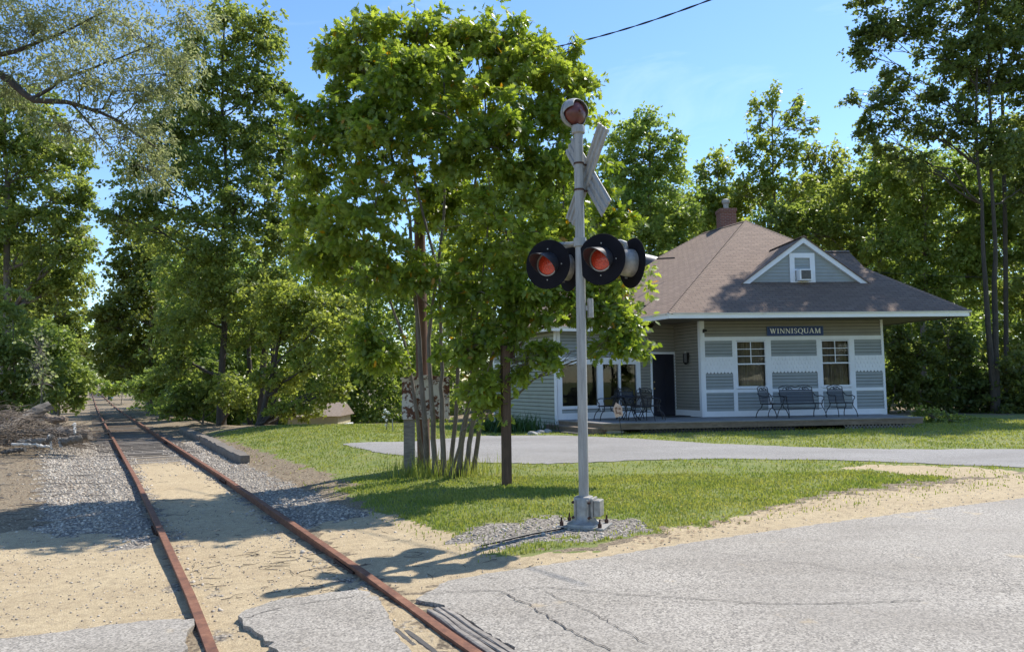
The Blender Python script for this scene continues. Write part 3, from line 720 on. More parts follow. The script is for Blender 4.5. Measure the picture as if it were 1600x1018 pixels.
def window(W, a0, a1, z0, z1, mun=(2, 3), parent=hs, curtain=True, depth=.05, split=True, fw=.035, sillw=.05):
    wn_ = MB()
    for b in ((a0, a0 + fw, z0, z1), (a1 - fw, a1, z0, z1), (a0 + fw, a1 - fw, z1 - fw, z1), (a0 + fw, a1 - fw, z0, z0 + fw)): wn_.box((b[0], -depth, b[2]), (b[1], .022, b[3]), W.fr)
    wo = wn_.build('window', M['white'], parent)
    zm = (z0 + z1) / 2; m = MB()
    if split: m.box((a0 + fw, -depth + .01, zm - .022), (a1 - fw, .005, zm + .022), W.fr)
    if mun:
        zl = zm + .022 if split else z0 + fw
        for i in range(1, mun[0]): x = a0 + fw + (a1 - a0 - 2 * fw) * i / mun[0]; m.box((x - .011, -depth + .012, zl), (x + .011, -.004, z1 - fw), W.fr)
        for j in range(1, mun[1]): z_ = zl + (z1 - fw - zl) * j / mun[1]; m.box((a0 + fw, -depth + .015, z_ - .011), (a1 - fw, -.007, z_ + .011), W.fr)
    if m.v: m.build('sash_bars', M['white'], wo)
    g = MB(); g.quad(*[W.fr(*p) for p in ((a0 + fw, -.035, z0 + fw), (a1 - fw, -.035, z0 + fw), (a1 - fw, -.035, z1 - fw), (a0 + fw, -.035, z1 - fw))]); g.build('pane', M['glass'], wo)
    if sillw: s_ = MB(); s_.box((a0 - .05, .0, z0 - sillw), (a1 + .05, .065, z0 - .004), W.fr); s_.build('sill', M['white'], wo)
    if curtain:
        c = MB(); n = 60; vs = []; fs = []
        for i in range(n + 1):
            x = a0 + (a1 - a0) * i / n; o_ = -.22 + .055 * math.sin(i * 1.3) + .03 * math.sin(i * .47 + 1)
            vs += [W.fr(x, o_, z0 - .1), W.fr(x, o_ * 1.02, z1 + .1)]
        for i in range(n): fs.append((2 * i, 2 * i + 2, 2 * i + 3, 2 * i + 1))
        c.add(vs, fs); c.build('curtain', M['curtain'], wo, smooth=True)
    return wo
for a0, a1, z0, z1 in fh: window(FW, a0, a1, z0, z1)

# --- door wall (left part), its upper part goes up to the main soffit right of the low roof
xs0 = LW.a(1003, 520)
lw_top = 3.42
w1 = (LW.a(876.5), LW.a(934), LW.z(635, 905), LW.z(567.5, 905)); w2 = (LW.a(940.5), LW.a(967.2), LW.z(634.5, 967), LW.z(567.5, 967)); w3 = (LW.a(968.2), LW.a(995), LW.z(634.5, 967), LW.z(567.5, 967))
dr = (LW.a(1018.8), LW.a(1054), DECKZ, LW.z(553, 1036))
mb = MB(); holes_wall(LW, mb, LW.L, GH - .1, lw_top, [w1, w2, w3, dr]); mb.box((xs0, -.14, lw_top), (LW.L, 0, 4.3), LW.fr); mb.build('wall', M['dark'], hs)
for q_ in ((LW.a(1000), LW.a(1016), DECKZ + .2, 3.42), (LW.a(1057.5), LW.L, DECKZ + .2, 3.42), (LW.a(1016), LW.a(1057.5), dr[3] + .09, 3.42), (xs0, LW.L, 3.42, 4.25)): tag(clad(LW, *q_, M['taupe']), 'taupe clapboards round the door')
zA, zB = LW.z(638.5, 905), LW.z(644.5, 905)
clad(LW, .1, LW.a(1000), LW.z(558, 900), lw_top, M['blue_grey']); clad(LW, LW.a(876), LW.a(937), zB, zA, M['blue_grey']); clad(LW, LW.a(938.5), LW.a(998), zB, zA, M['blue_grey'])
wt = LW.z(558, 900)
for a0, a1, z0, z1 in ((-.01, .13, .42, lw_top), (.13, LW.a(876.5), zB - .0, wt), (LW.a(934), LW.a(940.5), zA, wt), (LW.a(995), LW.a(1000), zA, wt),
                       (LW.a(876.5), LW.a(934), w1[3], wt), (LW.a(940.5), LW.a(995), w2[3], wt), (LW.a(876.5), LW.a(934), zA, w1[2]), (LW.a(940.5), LW.a(995), zA, w2[2]),
                       (.13, LW.a(1000), DECKZ - .05, zB), (LW.a(937), LW.a(938.5), zB, zA), (LW.a(998), LW.a(1000), zB, zA), (w2[1], w3[0], w2[2], w2[3])):
    board(LW, a0, a1, z0, z1, 0, .03).build('trim', M['white'], hs)
for ww in (w1, w2, w3): window(LW, *ww, mun=None, curtain=False, split=False, fw=.028, sillw=0)
tf = .075
for a0, a1, z0, z1 in ((dr[0] - tf, dr[0], DECKZ, dr[3] + tf), (dr[1], dr[1] + tf, DECKZ, dr[3] + tf), (dr[0], dr[1], dr[3], dr[3] + tf)): board(LW, a0, a1, z0, z1, -.05, .034).build('door_frame', M['white'], hs)
board(LW, LW.a(1000), dr[0] - tf, DECKZ - .02, DECKZ + .2, 0, .03).build('base_board', M['white'], hs); board(LW, dr[1] + tf, LW.L - .02, DECKZ - .02, DECKZ + .2, 0, .03).build('base_board', M['white'], hs)
mb = MB(); mb.box((dr[0] + .006, -.075, DECKZ + .01), (dr[1] - .006, -.03, dr[3] - .006), LW.fr)
dw = dr[1] - dr[0]
for i in range(2):
    for z0, z1 in ((.25, .9), (1.0, 1.55), (1.65, 1.92)): mb.box((dr[0] + .1 + i * dw * .46, -.03, DECKZ + z0), (dr[0] + .1 + i * dw * .46 + dw * .32, -.022, DECKZ + z1), LW.fr)
door = mb.build('door', M['black_door'], hs)
mb = MB()
for z_, r_ in ((DECKZ + .92, .03), (DECKZ + 1.14, .024)): mb.lathe([(0, .06), (r_ * .8, .055), (r_, .035), (r_ * .5, .012), (r_ * .9, 0)], LW.fr(dr[0] + .075, -.028, z_), [*LW.nn, 0], 14)
mb.build('handle', M['brass'], door, True)
# dim room behind the large windows
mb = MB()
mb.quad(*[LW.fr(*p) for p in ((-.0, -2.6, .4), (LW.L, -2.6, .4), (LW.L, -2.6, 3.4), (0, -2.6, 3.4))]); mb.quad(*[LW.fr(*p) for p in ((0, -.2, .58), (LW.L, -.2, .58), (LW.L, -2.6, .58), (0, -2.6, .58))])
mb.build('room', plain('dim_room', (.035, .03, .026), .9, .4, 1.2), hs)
# --- short wall with the porch lamp
mb = core(CW, 0, CW.L, GH, 4.2); mb.build('wall', M['dark'], hs)
mb = MB(); claps(mb, CW, .02, CW.L - .06, DECKZ + .2, 4.15); tag(mb.build('wall_cladding', M['taupe'], hs), 'shaded taupe clapboards beside the porch')
board(CW, .03, CW.L - .06, DECKZ - .02, DECKZ + .2, 0, .03).build('base_board', M['white'], hs)
board(CW, CW.L - .09, CW.L + .036, DECKZ - .02, 3.9, .0, .034).build('corner_board', M['white'], hs)
# --- left side wall, with one window
sx1, sx0 = SW.a(799), SW.a(773)
sw_ = (sx0, sx1 - .02, SW.z(603, 785), SW.z(570, 785))
mb = MB(); holes_wall(SW, mb, SW.L, GH - .6, lw_top, [sw_]); mb.build('wall', M['dark'], hs)
mb = MB(); claps(mb, SW, .1, sw_[0] - .09, .35, lw_top, .125); claps(mb, SW, sw_[1] + .09, SW.L - .1, .35, lw_top, .125); claps(mb, SW, sw_[0] - .09, sw_[1] + .09, .35, sw_[2] - .09, .125); claps(mb, SW, sw_[0] - .09, sw_[1] + .09, sw_[3] + .09, lw_top, .125)
tag(mb.build('wall_cladding', M['sage'], hs), 'sage green clapboards on the left side')
for a0, a1, z0, z1 in ((SW.L - .11, SW.L + .03, .3, lw_top), (0, .1, .3, lw_top)): board(SW, a0, a1, z0, z1, -.02, .034).build('corner_board', M['white'], hs)
for a0, a1, z0, z1 in ((sw_[0] - .09, sw_[0], sw_[2] - .09, sw_[3] + .09), (sw_[1], sw_[1] + .09, sw_[2] - .09, sw_[3] + .09), (sw_[0], sw_[1], sw_[3], sw_[3] + .09), (sw_[0], sw_[1], sw_[2] - .09, sw_[2])): board(SW, a0, a1, z0, z1, 0, .032).build('trim', M['white'], hs)
window(SW, *sw_, mun=None, sillw=0)
mb = MB(); mb.box((0, -.12, -.3), (SW.L, .005, .35), SW.fr); mb.build('foundation', M['concrete'], hs)
# --- unseen rear and right walls close the volume
RWr = Wall(P1, P1 + np.array([-.55, 8.0])); mb = core(RWr, 0, RWr.L, GH - .3, 3.9); mb.build('wall', M['dark'], hs)
mb = MB(); claps(mb, RWr, .05, RWr.L, DECKZ, 3.85); mb.build('wall_cladding', M['blue_grey'], hs)
bk1 = P1 + np.array([-.55, 8.0]); BW = Wall(bk1, np.array([2.2, 32.5])); mb = core(BW, 0, BW.L, GH - .3, 3.9); mb.build('wall', M['taupe'], hs)
B2 = Wall(np.array([2.2, 32.5]), PBk); mb = core(B2, 0, B2.L, GH - .3, lw_top); mb.build('wall', M['sage'], hs)

# --- roofs
EL = gy(1045, 490, 22.4); ER = gy(1517, 487, 23.1); EL[2] = ET + .03; ER[2] = ET + .03
AP = gy(1165, 345, 30.); RB = gy(1100, 362, 32.4); RB[2] = AP[2]
ldir = np.array([-.42, .91]); BLc = np.array([EL[0] - .42 * 11.5, EL[1] + .91 * 11.5, ET + .03]); BRc = np.array([13.9, 25.4, ET + .03]); BR2 = np.array([12.6, 34.2, ET + .03])
def uvface(mb, pts, hdir=None):
    P = [np.array(p, float) for p in pts]; n = np.cross(P[1] - P[0], P[2] - P[0]); n /= np.linalg.norm(n); n = n if n[2] > 0 else -n
    h = np.cross([0, 0, 1], n); h /= np.linalg.norm(h); u = np.cross(n, h)
    mb.add(P, [tuple(range(len(P)))], [[(float(p @ h), float(p @ u)) for p in P]])
mb = MB()
for f_ in ((EL, ER, AP), (BLc, EL, AP, RB), (ER, BRc, AP), (BRc, BR2, RB, AP), (BR2, BLc, RB)): uvface(mb, f_)
if True:  # thickness: soffit face
    pass
roof = mb.build('roof', M['shingle'], hs)
def ridge(mb, a, b, w=.13):
    a, b = np.array(a, float), np.array(b, float); n = int(np.linalg.norm(b - a) / .14); t = (b - a) / np.linalg.norm(b - a); s_ = np.cross(t, [0, 0, 1]); s_ /= np.linalg.norm(s_); u = np.cross(s_, t)
    for i in range(n):
        p = a + (b - a) * i / n; q = a + (b - a) * (i + 1.25) / n
        lo = .018; hi = .034
        mb.add([p - s_ * w - u * (.062 - lo), p + u * hi, p + s_ * w - u * (.062 - lo), q - s_ * w - u * .052, q + u * .016, q + s_ * w - u * .052], [(0, 1, 4, 3), (1, 2, 5, 4), (0, 2, 1)])
rc = plain('ridge_cap', (.225, .158, .115), .92, .2, 8, .3)
mb = MB(); ridge(mb, EL, AP); ridge(mb, ER, AP); ridge(mb, AP, RB); ridge(mb, BLc, RB); mb.build('ridge_cap', rc, roof)
# fascia / gutter and soffit
def fascia(name, a, b, mat, z0=EB, z1=ET, t=.05, par=hs):
    W = Wall(a, b); mb = MB(); mb.box((0, -t, z0), (W.L, 0, z1), W.fr)
    mb.prism([(.0, z1 - .012), (.035, z1 - .004), (.055, z1 + .03), (.0, z1 + .03)], lambda d, a_, z_: W.fr(a_, d, z_), 0, W.L)
    return mb.build(name, mat, par)
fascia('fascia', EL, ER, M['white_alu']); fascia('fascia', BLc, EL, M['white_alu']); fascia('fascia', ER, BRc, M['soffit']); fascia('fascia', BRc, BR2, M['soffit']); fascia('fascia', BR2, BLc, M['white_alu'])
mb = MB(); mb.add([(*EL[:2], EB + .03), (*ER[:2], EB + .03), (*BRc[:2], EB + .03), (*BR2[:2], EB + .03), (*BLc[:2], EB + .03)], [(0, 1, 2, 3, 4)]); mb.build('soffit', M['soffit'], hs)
# low roof over the left part
lo = .5; c0 = PLc - LW.d * lo + LW.nn * lo; c1 = LW.p0 + LW.d * (xs0 + .02) + LW.nn * lo; c2 = PBk - LW.d * lo - LW.nn * lo
e0, e1, e2 = [np.array([*c, 3.46]) for c in (c0, c1, c2)]; e3 = e2 + np.array([*LW.d * (xs0 + .5), 0])
rid0 = e0 + np.array([*(LW.d * 2.6 + -LW.nn * 3.4), 1.75]); rid1 = rid0 + np.array([*LW.d * 5.0, 0]); 
mb = MB(); uvface(mb, (e0, e1, e1 + np.array([*(-LW.nn * 3.4), 1.75]), rid1, rid0)); uvface(mb, (e2, e0, rid0)); uvface(mb, (e3, e2, rid0, rid1)); lr = mb.build('roof', M['shingle'], hs)
mb = MB(); ridge(mb, e0, rid0); mb.build('ridge_cap', rc, lr)
fascia('fascia', e0, e1, M['white_alu'], 3.33, 3.44); fascia('fascia', e2, e0, M['white_alu'], 3.33, 3.44)
mb = MB(); mb.add([(*c0, 3.38), (*c1, 3.38), (*e3[:2], 3.38), (*c2, 3.38)], [(0, 1, 2, 3)]); mb.build('soffit', M['soffit'], hs)
mb = MB(); WE = Wall(c1 - LW.nn * 3, c1); mb.add([(*c1, 3.38), (*c1, 3.46), (*(c1 - LW.nn * 3.4), 5.2), (*(c1 - LW.nn * 3.4), 3.38)], [(0, 1, 2, 3)]); mb.build('gable_end', M['white'], hs)

# --- dormers
def dormer(cen, wdt, zb, zt, depth, W, win=True):
    """gable-fronted dormer: face centre at W frame (a=cen, n=0)"""
    d = bpy.data.objects.new('dormer', None); col.objects.link(d); d.parent = hs
    hw = wdt / 2; ov = .16; k = (zt - zb) / hw
    mb = MB(); mb.prism([(cen - hw + .14, zb), (cen + hw - .14, zb), (cen, zt - .16)], W.fr, -depth + .4, -.06); mb.build('gable_wall', M['dark'], d)
    mb = MB(); z = zb
    while z < zt - .22:
        z2 = min(z + .115, zt - .2); h0 = (zt - .14 - z) / k - .04; h1 = max(.01, (zt - .14 - z2) / k - .04)
        mb.add([W.fr(cen - h0, -.038, z), W.fr(cen + h0, -.038, z), W.fr(cen + h1, -.056, z2), W.fr(cen - h1, -.056, z2), W.fr(cen - h0, -.06, z), W.fr(cen + h0, -.06, z)], [(0, 1, 2, 3), (4, 5, 1, 0)]); z = z2
    mb.build('gable_cladding', M['blue_grey'], d)
    for sg in (-1, 1):   # rake boards
        n_ = 1 / math.hypot(1, k); tt = .15
        mb = MB(); mb.prism([(cen + sg * (hw + .1), zb - .1 * k), (cen, zt), (cen, zt - tt / n_ * 1.0), (cen + sg * (hw + .1 - tt / n_ / k), zb - .1 * k)], W.fr, -.04, .06 + (.002 if sg > 0 else 0)); mb.build('rake_board', M['white'], d)
    mb = MB()
    for sg in (-1, 1):
        A = [W.fr(cen, .10, zt + .03), W.fr(cen + sg * (hw + .14), .10, zt + .03 - (hw + .14) * k), W.fr(cen + sg * (hw + .14), -depth, zt + .03 - (hw + .14) * k), W.fr(cen, -depth, zt + .03)]
        uvface(mb, A)
        B = [W.fr(cen, .10, zt + .002), W.fr(cen + sg * (hw + .13), .10, zt + .002 - (hw + .13) * k), W.fr(cen + sg * (hw + .14), .10, zt + .03 - (hw + .14) * k), W.fr(cen, .10, zt + .03)]
        mb.add(B, [(0, 1, 2, 3)], [[(0, 0.1)] * 4])
    r = mb.build('roof', M['shingle'], d); mb = MB(); ridge(mb, W.fr(cen, .1, zt + .03), W.fr(cen, -depth, zt + .03)); mb.build('ridge_cap', rc, r)
    return d
DF = Wall(P0 + FW.nn * -.42, P1 + FW.nn * -.42)
dzb = DF.z(446.5, 1254); dzt = DF.z(371, 1254); dce = DF.a(1254, 372); dhw = (DF.a(1358, 446) - DF.a(1152, 446)) / 2
dm = dormer(dce, dhw * 2, dzb, dzt, 3.4, DF)
da0, da1 = DF.a(1240.5, 420), DF.a(1268, 420); dz0, dz1 = DF.z(441, 1254), DF.z(401, 1254)
for a0, a1, z0, z1 in ((da0 - .13, da0, dz0 - .1, dz1 + .13), (da1, da1 + .13, dz0 - .1, dz1 + .13), (da0, da1, dz1, dz1 + .13), (da0, da1, dz0 - .1, dz0)): board(DF, a0, a1, z0, z1, -.06, -.01).build('trim', M['white'], dm)
DF2 = Wall(DF.p0 + FW.nn * -.03, DF.p0 + FW.nn * -.03 + FW.d * L)
blue = plain('blue_blind', (.30, .46, .58), .5, .06, 3)
wo = window(DF2, da0, da1, dz0, dz1, mun=None, parent=dm, curtain=False, sillw=0)
mb = MB(); mb.box((da0 + .03, -.058, (dz0 + dz1) / 2), (da1 - .03, -.05, dz1 - .03), DF2.fr); mb.build('blind', blue, wo)
# window air conditioner
ac = thing('air_conditioner', 'small white air conditioner set in the dormer window', 'air conditioner', DF2.fr((da0 + da1) / 2, .05, dz0 + .04))
aw = (da1 - da0) / 2 - .09; am = (da0 + da1) / 2
mb = MB(); mb.box((am - aw, -.1, dz0 + .04), (am + aw, .26, dz0 + .42), DF2.fr); mb.build('casing', M['white_alu'], ac, bevel=.012)
mb = MB(); mb.box((am - aw + .05, .26, dz0 + .08), (am + aw - .05, .264, dz0 + .38), DF2.fr)
for k in range(9): z_ = dz0 + .095 + k * .032; mb.box((am - aw + .055, .264, z_), (am + aw - .055, .272, z_ + .01), DF2.fr)
mb.build('grille', plain('ac_grille', (.12, .115, .11), .6, .2, 9), ac)
# dormer on the right roof slope
rs = np.array([-.9, 11.5]); rs /= np.linalg.norm(rs)
tz = 6.15; tt_ = (tz - ET) / (AP[2] - ET)
RDW = Wall(gy(1322, 395, 28.0)[:2] - rs * 2.2, gy(1322, 395, 28.0)[:2] + rs * 2.2)
dormer(2.2, 3.4, 5.25, 6.55, 2.6, RDW)
# --- chimney
CH = gy(1135, 348, 32.0); cw = .34
ch = bpy.data.objects.new('chimney', None); col.objects.link(ch); ch.parent = hs
zc = gy(1135, 328, 32.0)[2]
mb = MB()
def bbox(mb, cx, cy, hx, hy, z0, z1):
    pts = [(cx - hx, cy - hy), (cx + hx, cy - hy), (cx + hx, cy + hy), (cx - hx, cy + hy)]
    for i in range(4):
        a, b = pts[i], pts[(i + 1) % 4]; l_ = math.dist(a, b)
        mb.quad((*a, z0), (*b, z0), (*b, z1), (*a, z1), [(0, z0), (l_, z0), (l_, z1), (0, z1)])
    mb.quad(*[(*p, z1) for p in pts], [(0, 0), (.8, 0), (.8, .8), (0, .8)])
bbox(mb, CH[0], CH[1], cw, cw, 6.6, zc - .07); bbox(mb, CH[0], CH[1], cw + .03, cw + .03, zc - .15, zc); mb.build('brick_stack', M['brick'], ch)
mb = MB(); mb.lathe([(.11, -.05), (.11, .24), (.13, .24), (.13, .29), (.17, .29), (.17, .42), (.08, .47), (0, .47)], (CH[0], CH[1], zc + .01), (0, 0, 1), 20); mb.build('flue_cap', M['galv'], ch, True)
mb = MB()
for k in range(6): x_ = -.55 + k * .2; mb.box((CH[0] + x_, CH[1] - cw - .05 - .02 * k, 7.45 + k * .10), (CH[0] + x_ + .2, CH[1] - cw - .01, 7.72 + k * .10))
mb.build('flashing', M['foil'], ch)
# vent pipe on the left slope
vp = gy(1046, 403, 27.5); mb = MB(); mb.tube([vp - np.array([.5, 0, .02]), vp + np.array([.2, 0, 0])], .03, 6); mb.build('vent_pipe', M['dark'], hs)

# --- sign board with raised serif capitals
def serif_word(mb, word, W, a0, a1, zb, h, n0, n1):
    t, k = .17, .075                        # thick and thin stroke widths in units of cap height
    wid = dict(W=1.12, I=.40, N=.88, S=.60, Q=.92, U=.86, A=.86, M=1.06); gap = .10
    tot = sum(wid[c] for c in word) + gap * (len(word) - 1); sx = (a1 - a0) / (tot * h)
    def P(pts, ox): mb.prism([(a0 + (ox + x) * h * sx, zb + y * h) for x, y in pts], W.fr, n0, n1)
    def bar(x0, y0, x1, y1, w_, ox): P([(x0 - w_ / 2, y0), (x0 + w_ / 2, y0), (x1 + w_ / 2, y1), (x1 - w_ / 2, y1)], ox)
    def ser(x, y, w_, ox): P([(x - w_ / 2, y), (x + w_ / 2, y), (x + w_ / 2, y + .055), (x - w_ / 2, y + .055)], ox)
    def arc(cx, cy, rx, ry, t0, t1, wa, wb, ox, n=14):
        # elliptical stroke, width interpolates with |cos|
        for i in range(n):
            q = []
            for th in (t0 + (t1 - t0) * i / n, t0 + (t1 - t0) * (i + 1) / n):
                ww_ = wb + (wa - wb) * abs(math.cos(th)); q.append(((cx + (rx - 0) * math.cos(th), cy + ry * math.sin(th)), (cx + (rx - ww_) * math.cos(th), cy + (ry - min(ww_, wb * 1.3)) * math.sin(th))))
            P([q[0][0], q[1][0], q[1][1], q[0][1]], ox)
    ox = 0
    for c in word:
        w_ = wid[c]
        if c == 'I': bar(w_ / 2, 0, w_ / 2, 1, t, ox); ser(w_ / 2, 0, .38, ox); ser(w_ / 2, .945, .38, ox)
        elif c == 'N': bar(.14, 0, .14, 1, k, ox); bar(w_ - .12, 0, w_ - .12, 1, k, ox); bar(.14, 1, w_ - .14, 0, t, ox); ser(.14, 0, .28, ox); ser(.1, .945, .24, ox); ser(w_ - .12, .945, .28, ox)
        elif c == 'W': bar(.12, 1, .36, 0, t, ox); bar(.36, 0, .57, 1, k, ox); bar(.55, 1, .78, 0, t, ox); bar(.78, 0, 1.0, 1, k, ox); ser(.12, .945, .30, ox); ser(.56, .945, .26, ox); ser(1.0, .945, .26, ox)
        elif c == 'M': bar(.14, 0, .17, 1, k, ox); bar(.19, 1, .52, 0, t, ox); bar(.52, 0, .86, 1, k, ox); bar(.90, 0, .88, 1, t, ox); ser(.14, 0, .26, ox); ser(.90, 0, .30, ox); ser(.14, .945, .22, ox); ser(.93, .945, .22, ox)
        elif c == 'A': bar(.10, 0, .42, 1, k, ox); bar(.74, 0, .43, 1, t, ox); bar(.42, .30, .42, .37, .40, ox); ser(.10, 0, .26, ox); ser(.74, 0, .30, ox)
        elif c == 'U': bar(.16, .32, .16, 1, t, ox); bar(w_ - .15, .32, w_ - .15, 1, k, ox); arc(w_ / 2, .33, w_ / 2 - .08, .35, math.pi, 2 * math.pi, t, k, ox); ser(.16, .945, .32, ox); ser(w_ - .15, .945, .26, ox)
        elif c == 'Q': arc(w_ / 2, .5, w_ / 2, .52, 0, 2 * math.pi, t, k, ox, 26); bar(.45, .05, .86, -.22, t * .8, ox)
        elif c == 'S':
            arc(.30, .745, .25, .275, .2, math.pi * 1.28, .12, k, ox); arc(.30, .255, .27, .275, -math.pi * .86, math.pi * .42, .13, k, ox); bar(.12, .62, .46, .38, .17, ox); ser(.50, .76, .07, ox); ser(.07, .2, .07, ox)
        ox += w_ + gap
sg = thing('name_sign', 'navy station name board with white serif capitals above the porch seats', 'sign', FW.fr(FW.a(1241, 517), 0, FW.z(517, 1241)))
s0, s1 = FW.a(1197.5, 517), FW.a(1285, 517); sz0, sz1 = FW.z(524.2, 1241), FW.z(509.6, 1241)
mb = MB(); mb.box((s0, .025, sz0), (s1, .06, sz1), FW.fr); mb.build('board', M['navy'], sg)
mb = MB()
for a0, a1, z0, z1 in ((s0, s1, sz1 - .018, sz1), (s0, s1, sz0, sz0 + .018), (s0, s0 + .02, sz0 + .018, sz1 - .018), (s1 - .02, s1, sz0 + .018, sz1 - .018)): mb.box((a0, .06, z0), (a1, .066, z1), FW.fr)
mb.build('border', plain('sign_edge', (.06, .11, .24), .5, .1, 3), sg)
mb = MB(); serif_word(mb, 'WINNISQUAM', FW, s0 + .09, s1 - .09, sz0 + .075, .165, .06, .068); mb.build('lettering', plain('sign_white', (.85, .85, .82), .5, .03, 3), sg)

# porch lamp, camera
pl = thing('porch_lamp', 'small black lantern on the shaded wall beside the black door', 'wall lamp', CW.fr(CW.a(1075, 560), 0, CW.z(560, 1075)))
ca, cz = CW.a(1076, 560), CW.z(560, 1076)
mb = MB(); mb.box((ca - .05, .0, cz - .02), (ca + .05, .03, cz + .2), CW.fr); mb.lathe([(.02, .2), (.09, .16), (.085, -.12), (.03, -.2), (0, -.2)], CW.fr(ca, .12, cz), (0, 0, 1), 10); mb.build('housing', M['lamp_black'], pl)
mb = MB(); mb.lathe([(.0, .24), (.05, .22), (.05, .19)], CW.fr(ca, .11, cz), (0, 0, 1), 10); mb.build('cap', M['galv'], pl)
cm = thing('security_camera', 'tiny dark camera on the white corner post', 'camera', FW.fr(FW.a(1098, 518), .05, FW.z(518, 1098)))
c_ = FW.fr(FW.a(1098.5, 518), .04, FW.z(518, 1098.5)); mb = MB(); mb.box((-.03, -.01, -.04), (.03, .03, .04), lambda a, n, z: c_ + np.array([*(FW.d * a + FW.nn * n), z])); mb.build('bracket', M['lamp_black'], cm)
mb = MB(); mb.lathe([(0, .14), (.035, .13), (.04, 0), (0, -.02)], c_ + np.array([0, -.02, .05]), (FW.nn[0] + .5, FW.nn[1], -.25), 12); mb.build('lens_tube', M['lamp_black'], cm)

# ------------------------------------------------------------------ porch deck
D1 = gz(943, 661, DECKZ)[:2]; D2 = gz(1442, 651, DECKZ)[:2]; D0 = gz(872, 655.5, DECKZ)[:2]
DW = Wall(D1, D2); DC = Wall(D0, D1)
deck = thing('porch_deck', 'weathered grey wooden porch deck with lattice skirt along the station front', 'deck', (D1[0], D1[1], GH))
RBk = D2 + (P1 - P0) * 0 + np.array([-.25, 3.2])
mb = MB(); top = [D0, D1, D2, RBk, P1 + [.1, .3], P0 + [0, .3], PRc + [0, .2], PLc + LW.d * .02 + [0, .1]]
poly = [tuple(p) for p in top]
mb.prism(poly, lambda a, d, b: (a, b, d), DECKZ - .035, DECKZ - .003); 
mb.build('decking', M['deck_wood'], deck)
mb = MB(); bw = .14; n0_ = 0
for k in range(2):
    mb.box((-.02, -.14 - k * .15, DECKZ - .03), (DW.L + .02, -.005 + .03 - k * .15, DECKZ + .003 + k * .0), DW.fr)
    mb.box((-.0, -.14 - k * .15, DECKZ - .03), (DC.L - .0, -.005 + .03 - k * .15, DECKZ + .0015), DC.fr)
mb.build('edge_board', M['deck_wood'], deck)
mb = MB(); q = DW.L * .47
mb.box((0, -.04, DECKZ - .19), (q - .004, 0, DECKZ - .036), DW.fr); mb.box((q + .004, -.04, DECKZ - .186), (DW.L, 0, DECKZ - .036), DW.fr); mb.box((-.0, -.04, DECKZ - .19), (DC.L, 0, DECKZ - .036), DC.fr)
mb.box((0, -.04, DECKZ - .19), (3.2, 0, DECKZ - .036), Wall(D2, RBk).fr); mb.build('rim_board', M['deck_side'], deck)
def lattice(W, a0, a1, z0, z1, n):
    mb = MB(); st = .11; hgt = z1 - z0
    k = a0 - hgt
    while k < a1:
        for sg_, nn_ in ((1, n), (-1, n - .008)):
            pa, pb = (k, z0), (k + hgt, z1)
            if sg_ < 0: pa, pb = (k, z1), (k + hgt, z0)
            if pa[0] < a0 or pb[0] > a1: continue
            mb.prism([(pa[0] - .02, pa[1]), (pa[0] + .02, pa[1]), (pb[0] + .02, pb[1]), (pb[0] - .02, pb[1])], W.fr, nn_ - .008, nn_)
        k += st
    return mb
gl_ = float(H(*DW.fr(4, 0, 0)[:2])) - .03
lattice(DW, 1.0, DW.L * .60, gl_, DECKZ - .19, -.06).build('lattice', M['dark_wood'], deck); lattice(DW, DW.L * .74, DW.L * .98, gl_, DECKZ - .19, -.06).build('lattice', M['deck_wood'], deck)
mb = MB(); mb.box((0, -.9, gl_ - .1), (DW.L - .1, -.8, DECKZ - .05), DW.fr); mb.build('under_deck_dark', M['dark'], deck)  # near-black sheet behind the lattice, its colour stands for shade under the deck
for i in range(2):   # steps at the left corner
    z_ = DECKZ - .14 * (i + 1); o_ = .02 + .30 * (i + 1); mb = MB()
    mb.box((-.35 - .2 * i, -.3, z_ - .045), (DC.L - .1 , o_ , z_), DC.fr); mb.box((-.33 - .2 * i, -.3, z_ - .15), (DC.L - .12, o_ - .03, z_ - .045), DC.fr); mb.build('step', M['deck_side'] if i == 0 else M['dark_wood'], deck)

# ================================================================== CROSSING SIGNAL
SB = G(913, 822); SD = float(SB[1])
sig = thing('crossing_signal', 'silver railroad crossing signal mast with four black hooded red lamps, crossbuck and bell', 'railroad signal', SB)
def sp(px, py, dy=0.): return gy(px, py, SD + dy)
top = sp(903.5, 206); bot = np.array([SB[0], SB[1], SB[2]]); mdir = (top - bot); mdir[1] = 0
def mast_at(z): t = (z - bot[2]) / (top[2] - bot[2]); return bot + (top - bot) * t
mb = MB(); mb.tube([mast_at(bot[2] + .28), mast_at(bot[2] + 1.5), mast_at(bot[2] + 3), top], [.062, .0615, .0605, .060], 24); mb.build('mast', M['silver'], sig, True)
mb = MB(); mb.lathe([(0, .07), (.082, .07), (.086, .055), (.086, -.02), (.066, -.035)], top, (0, 0, 1), 24); mb.build('mast_cap', M['silver'], sig, True)
rd2 = np.array([.886, .464, 0]); pr2 = np.array([-.464, .886, 0])
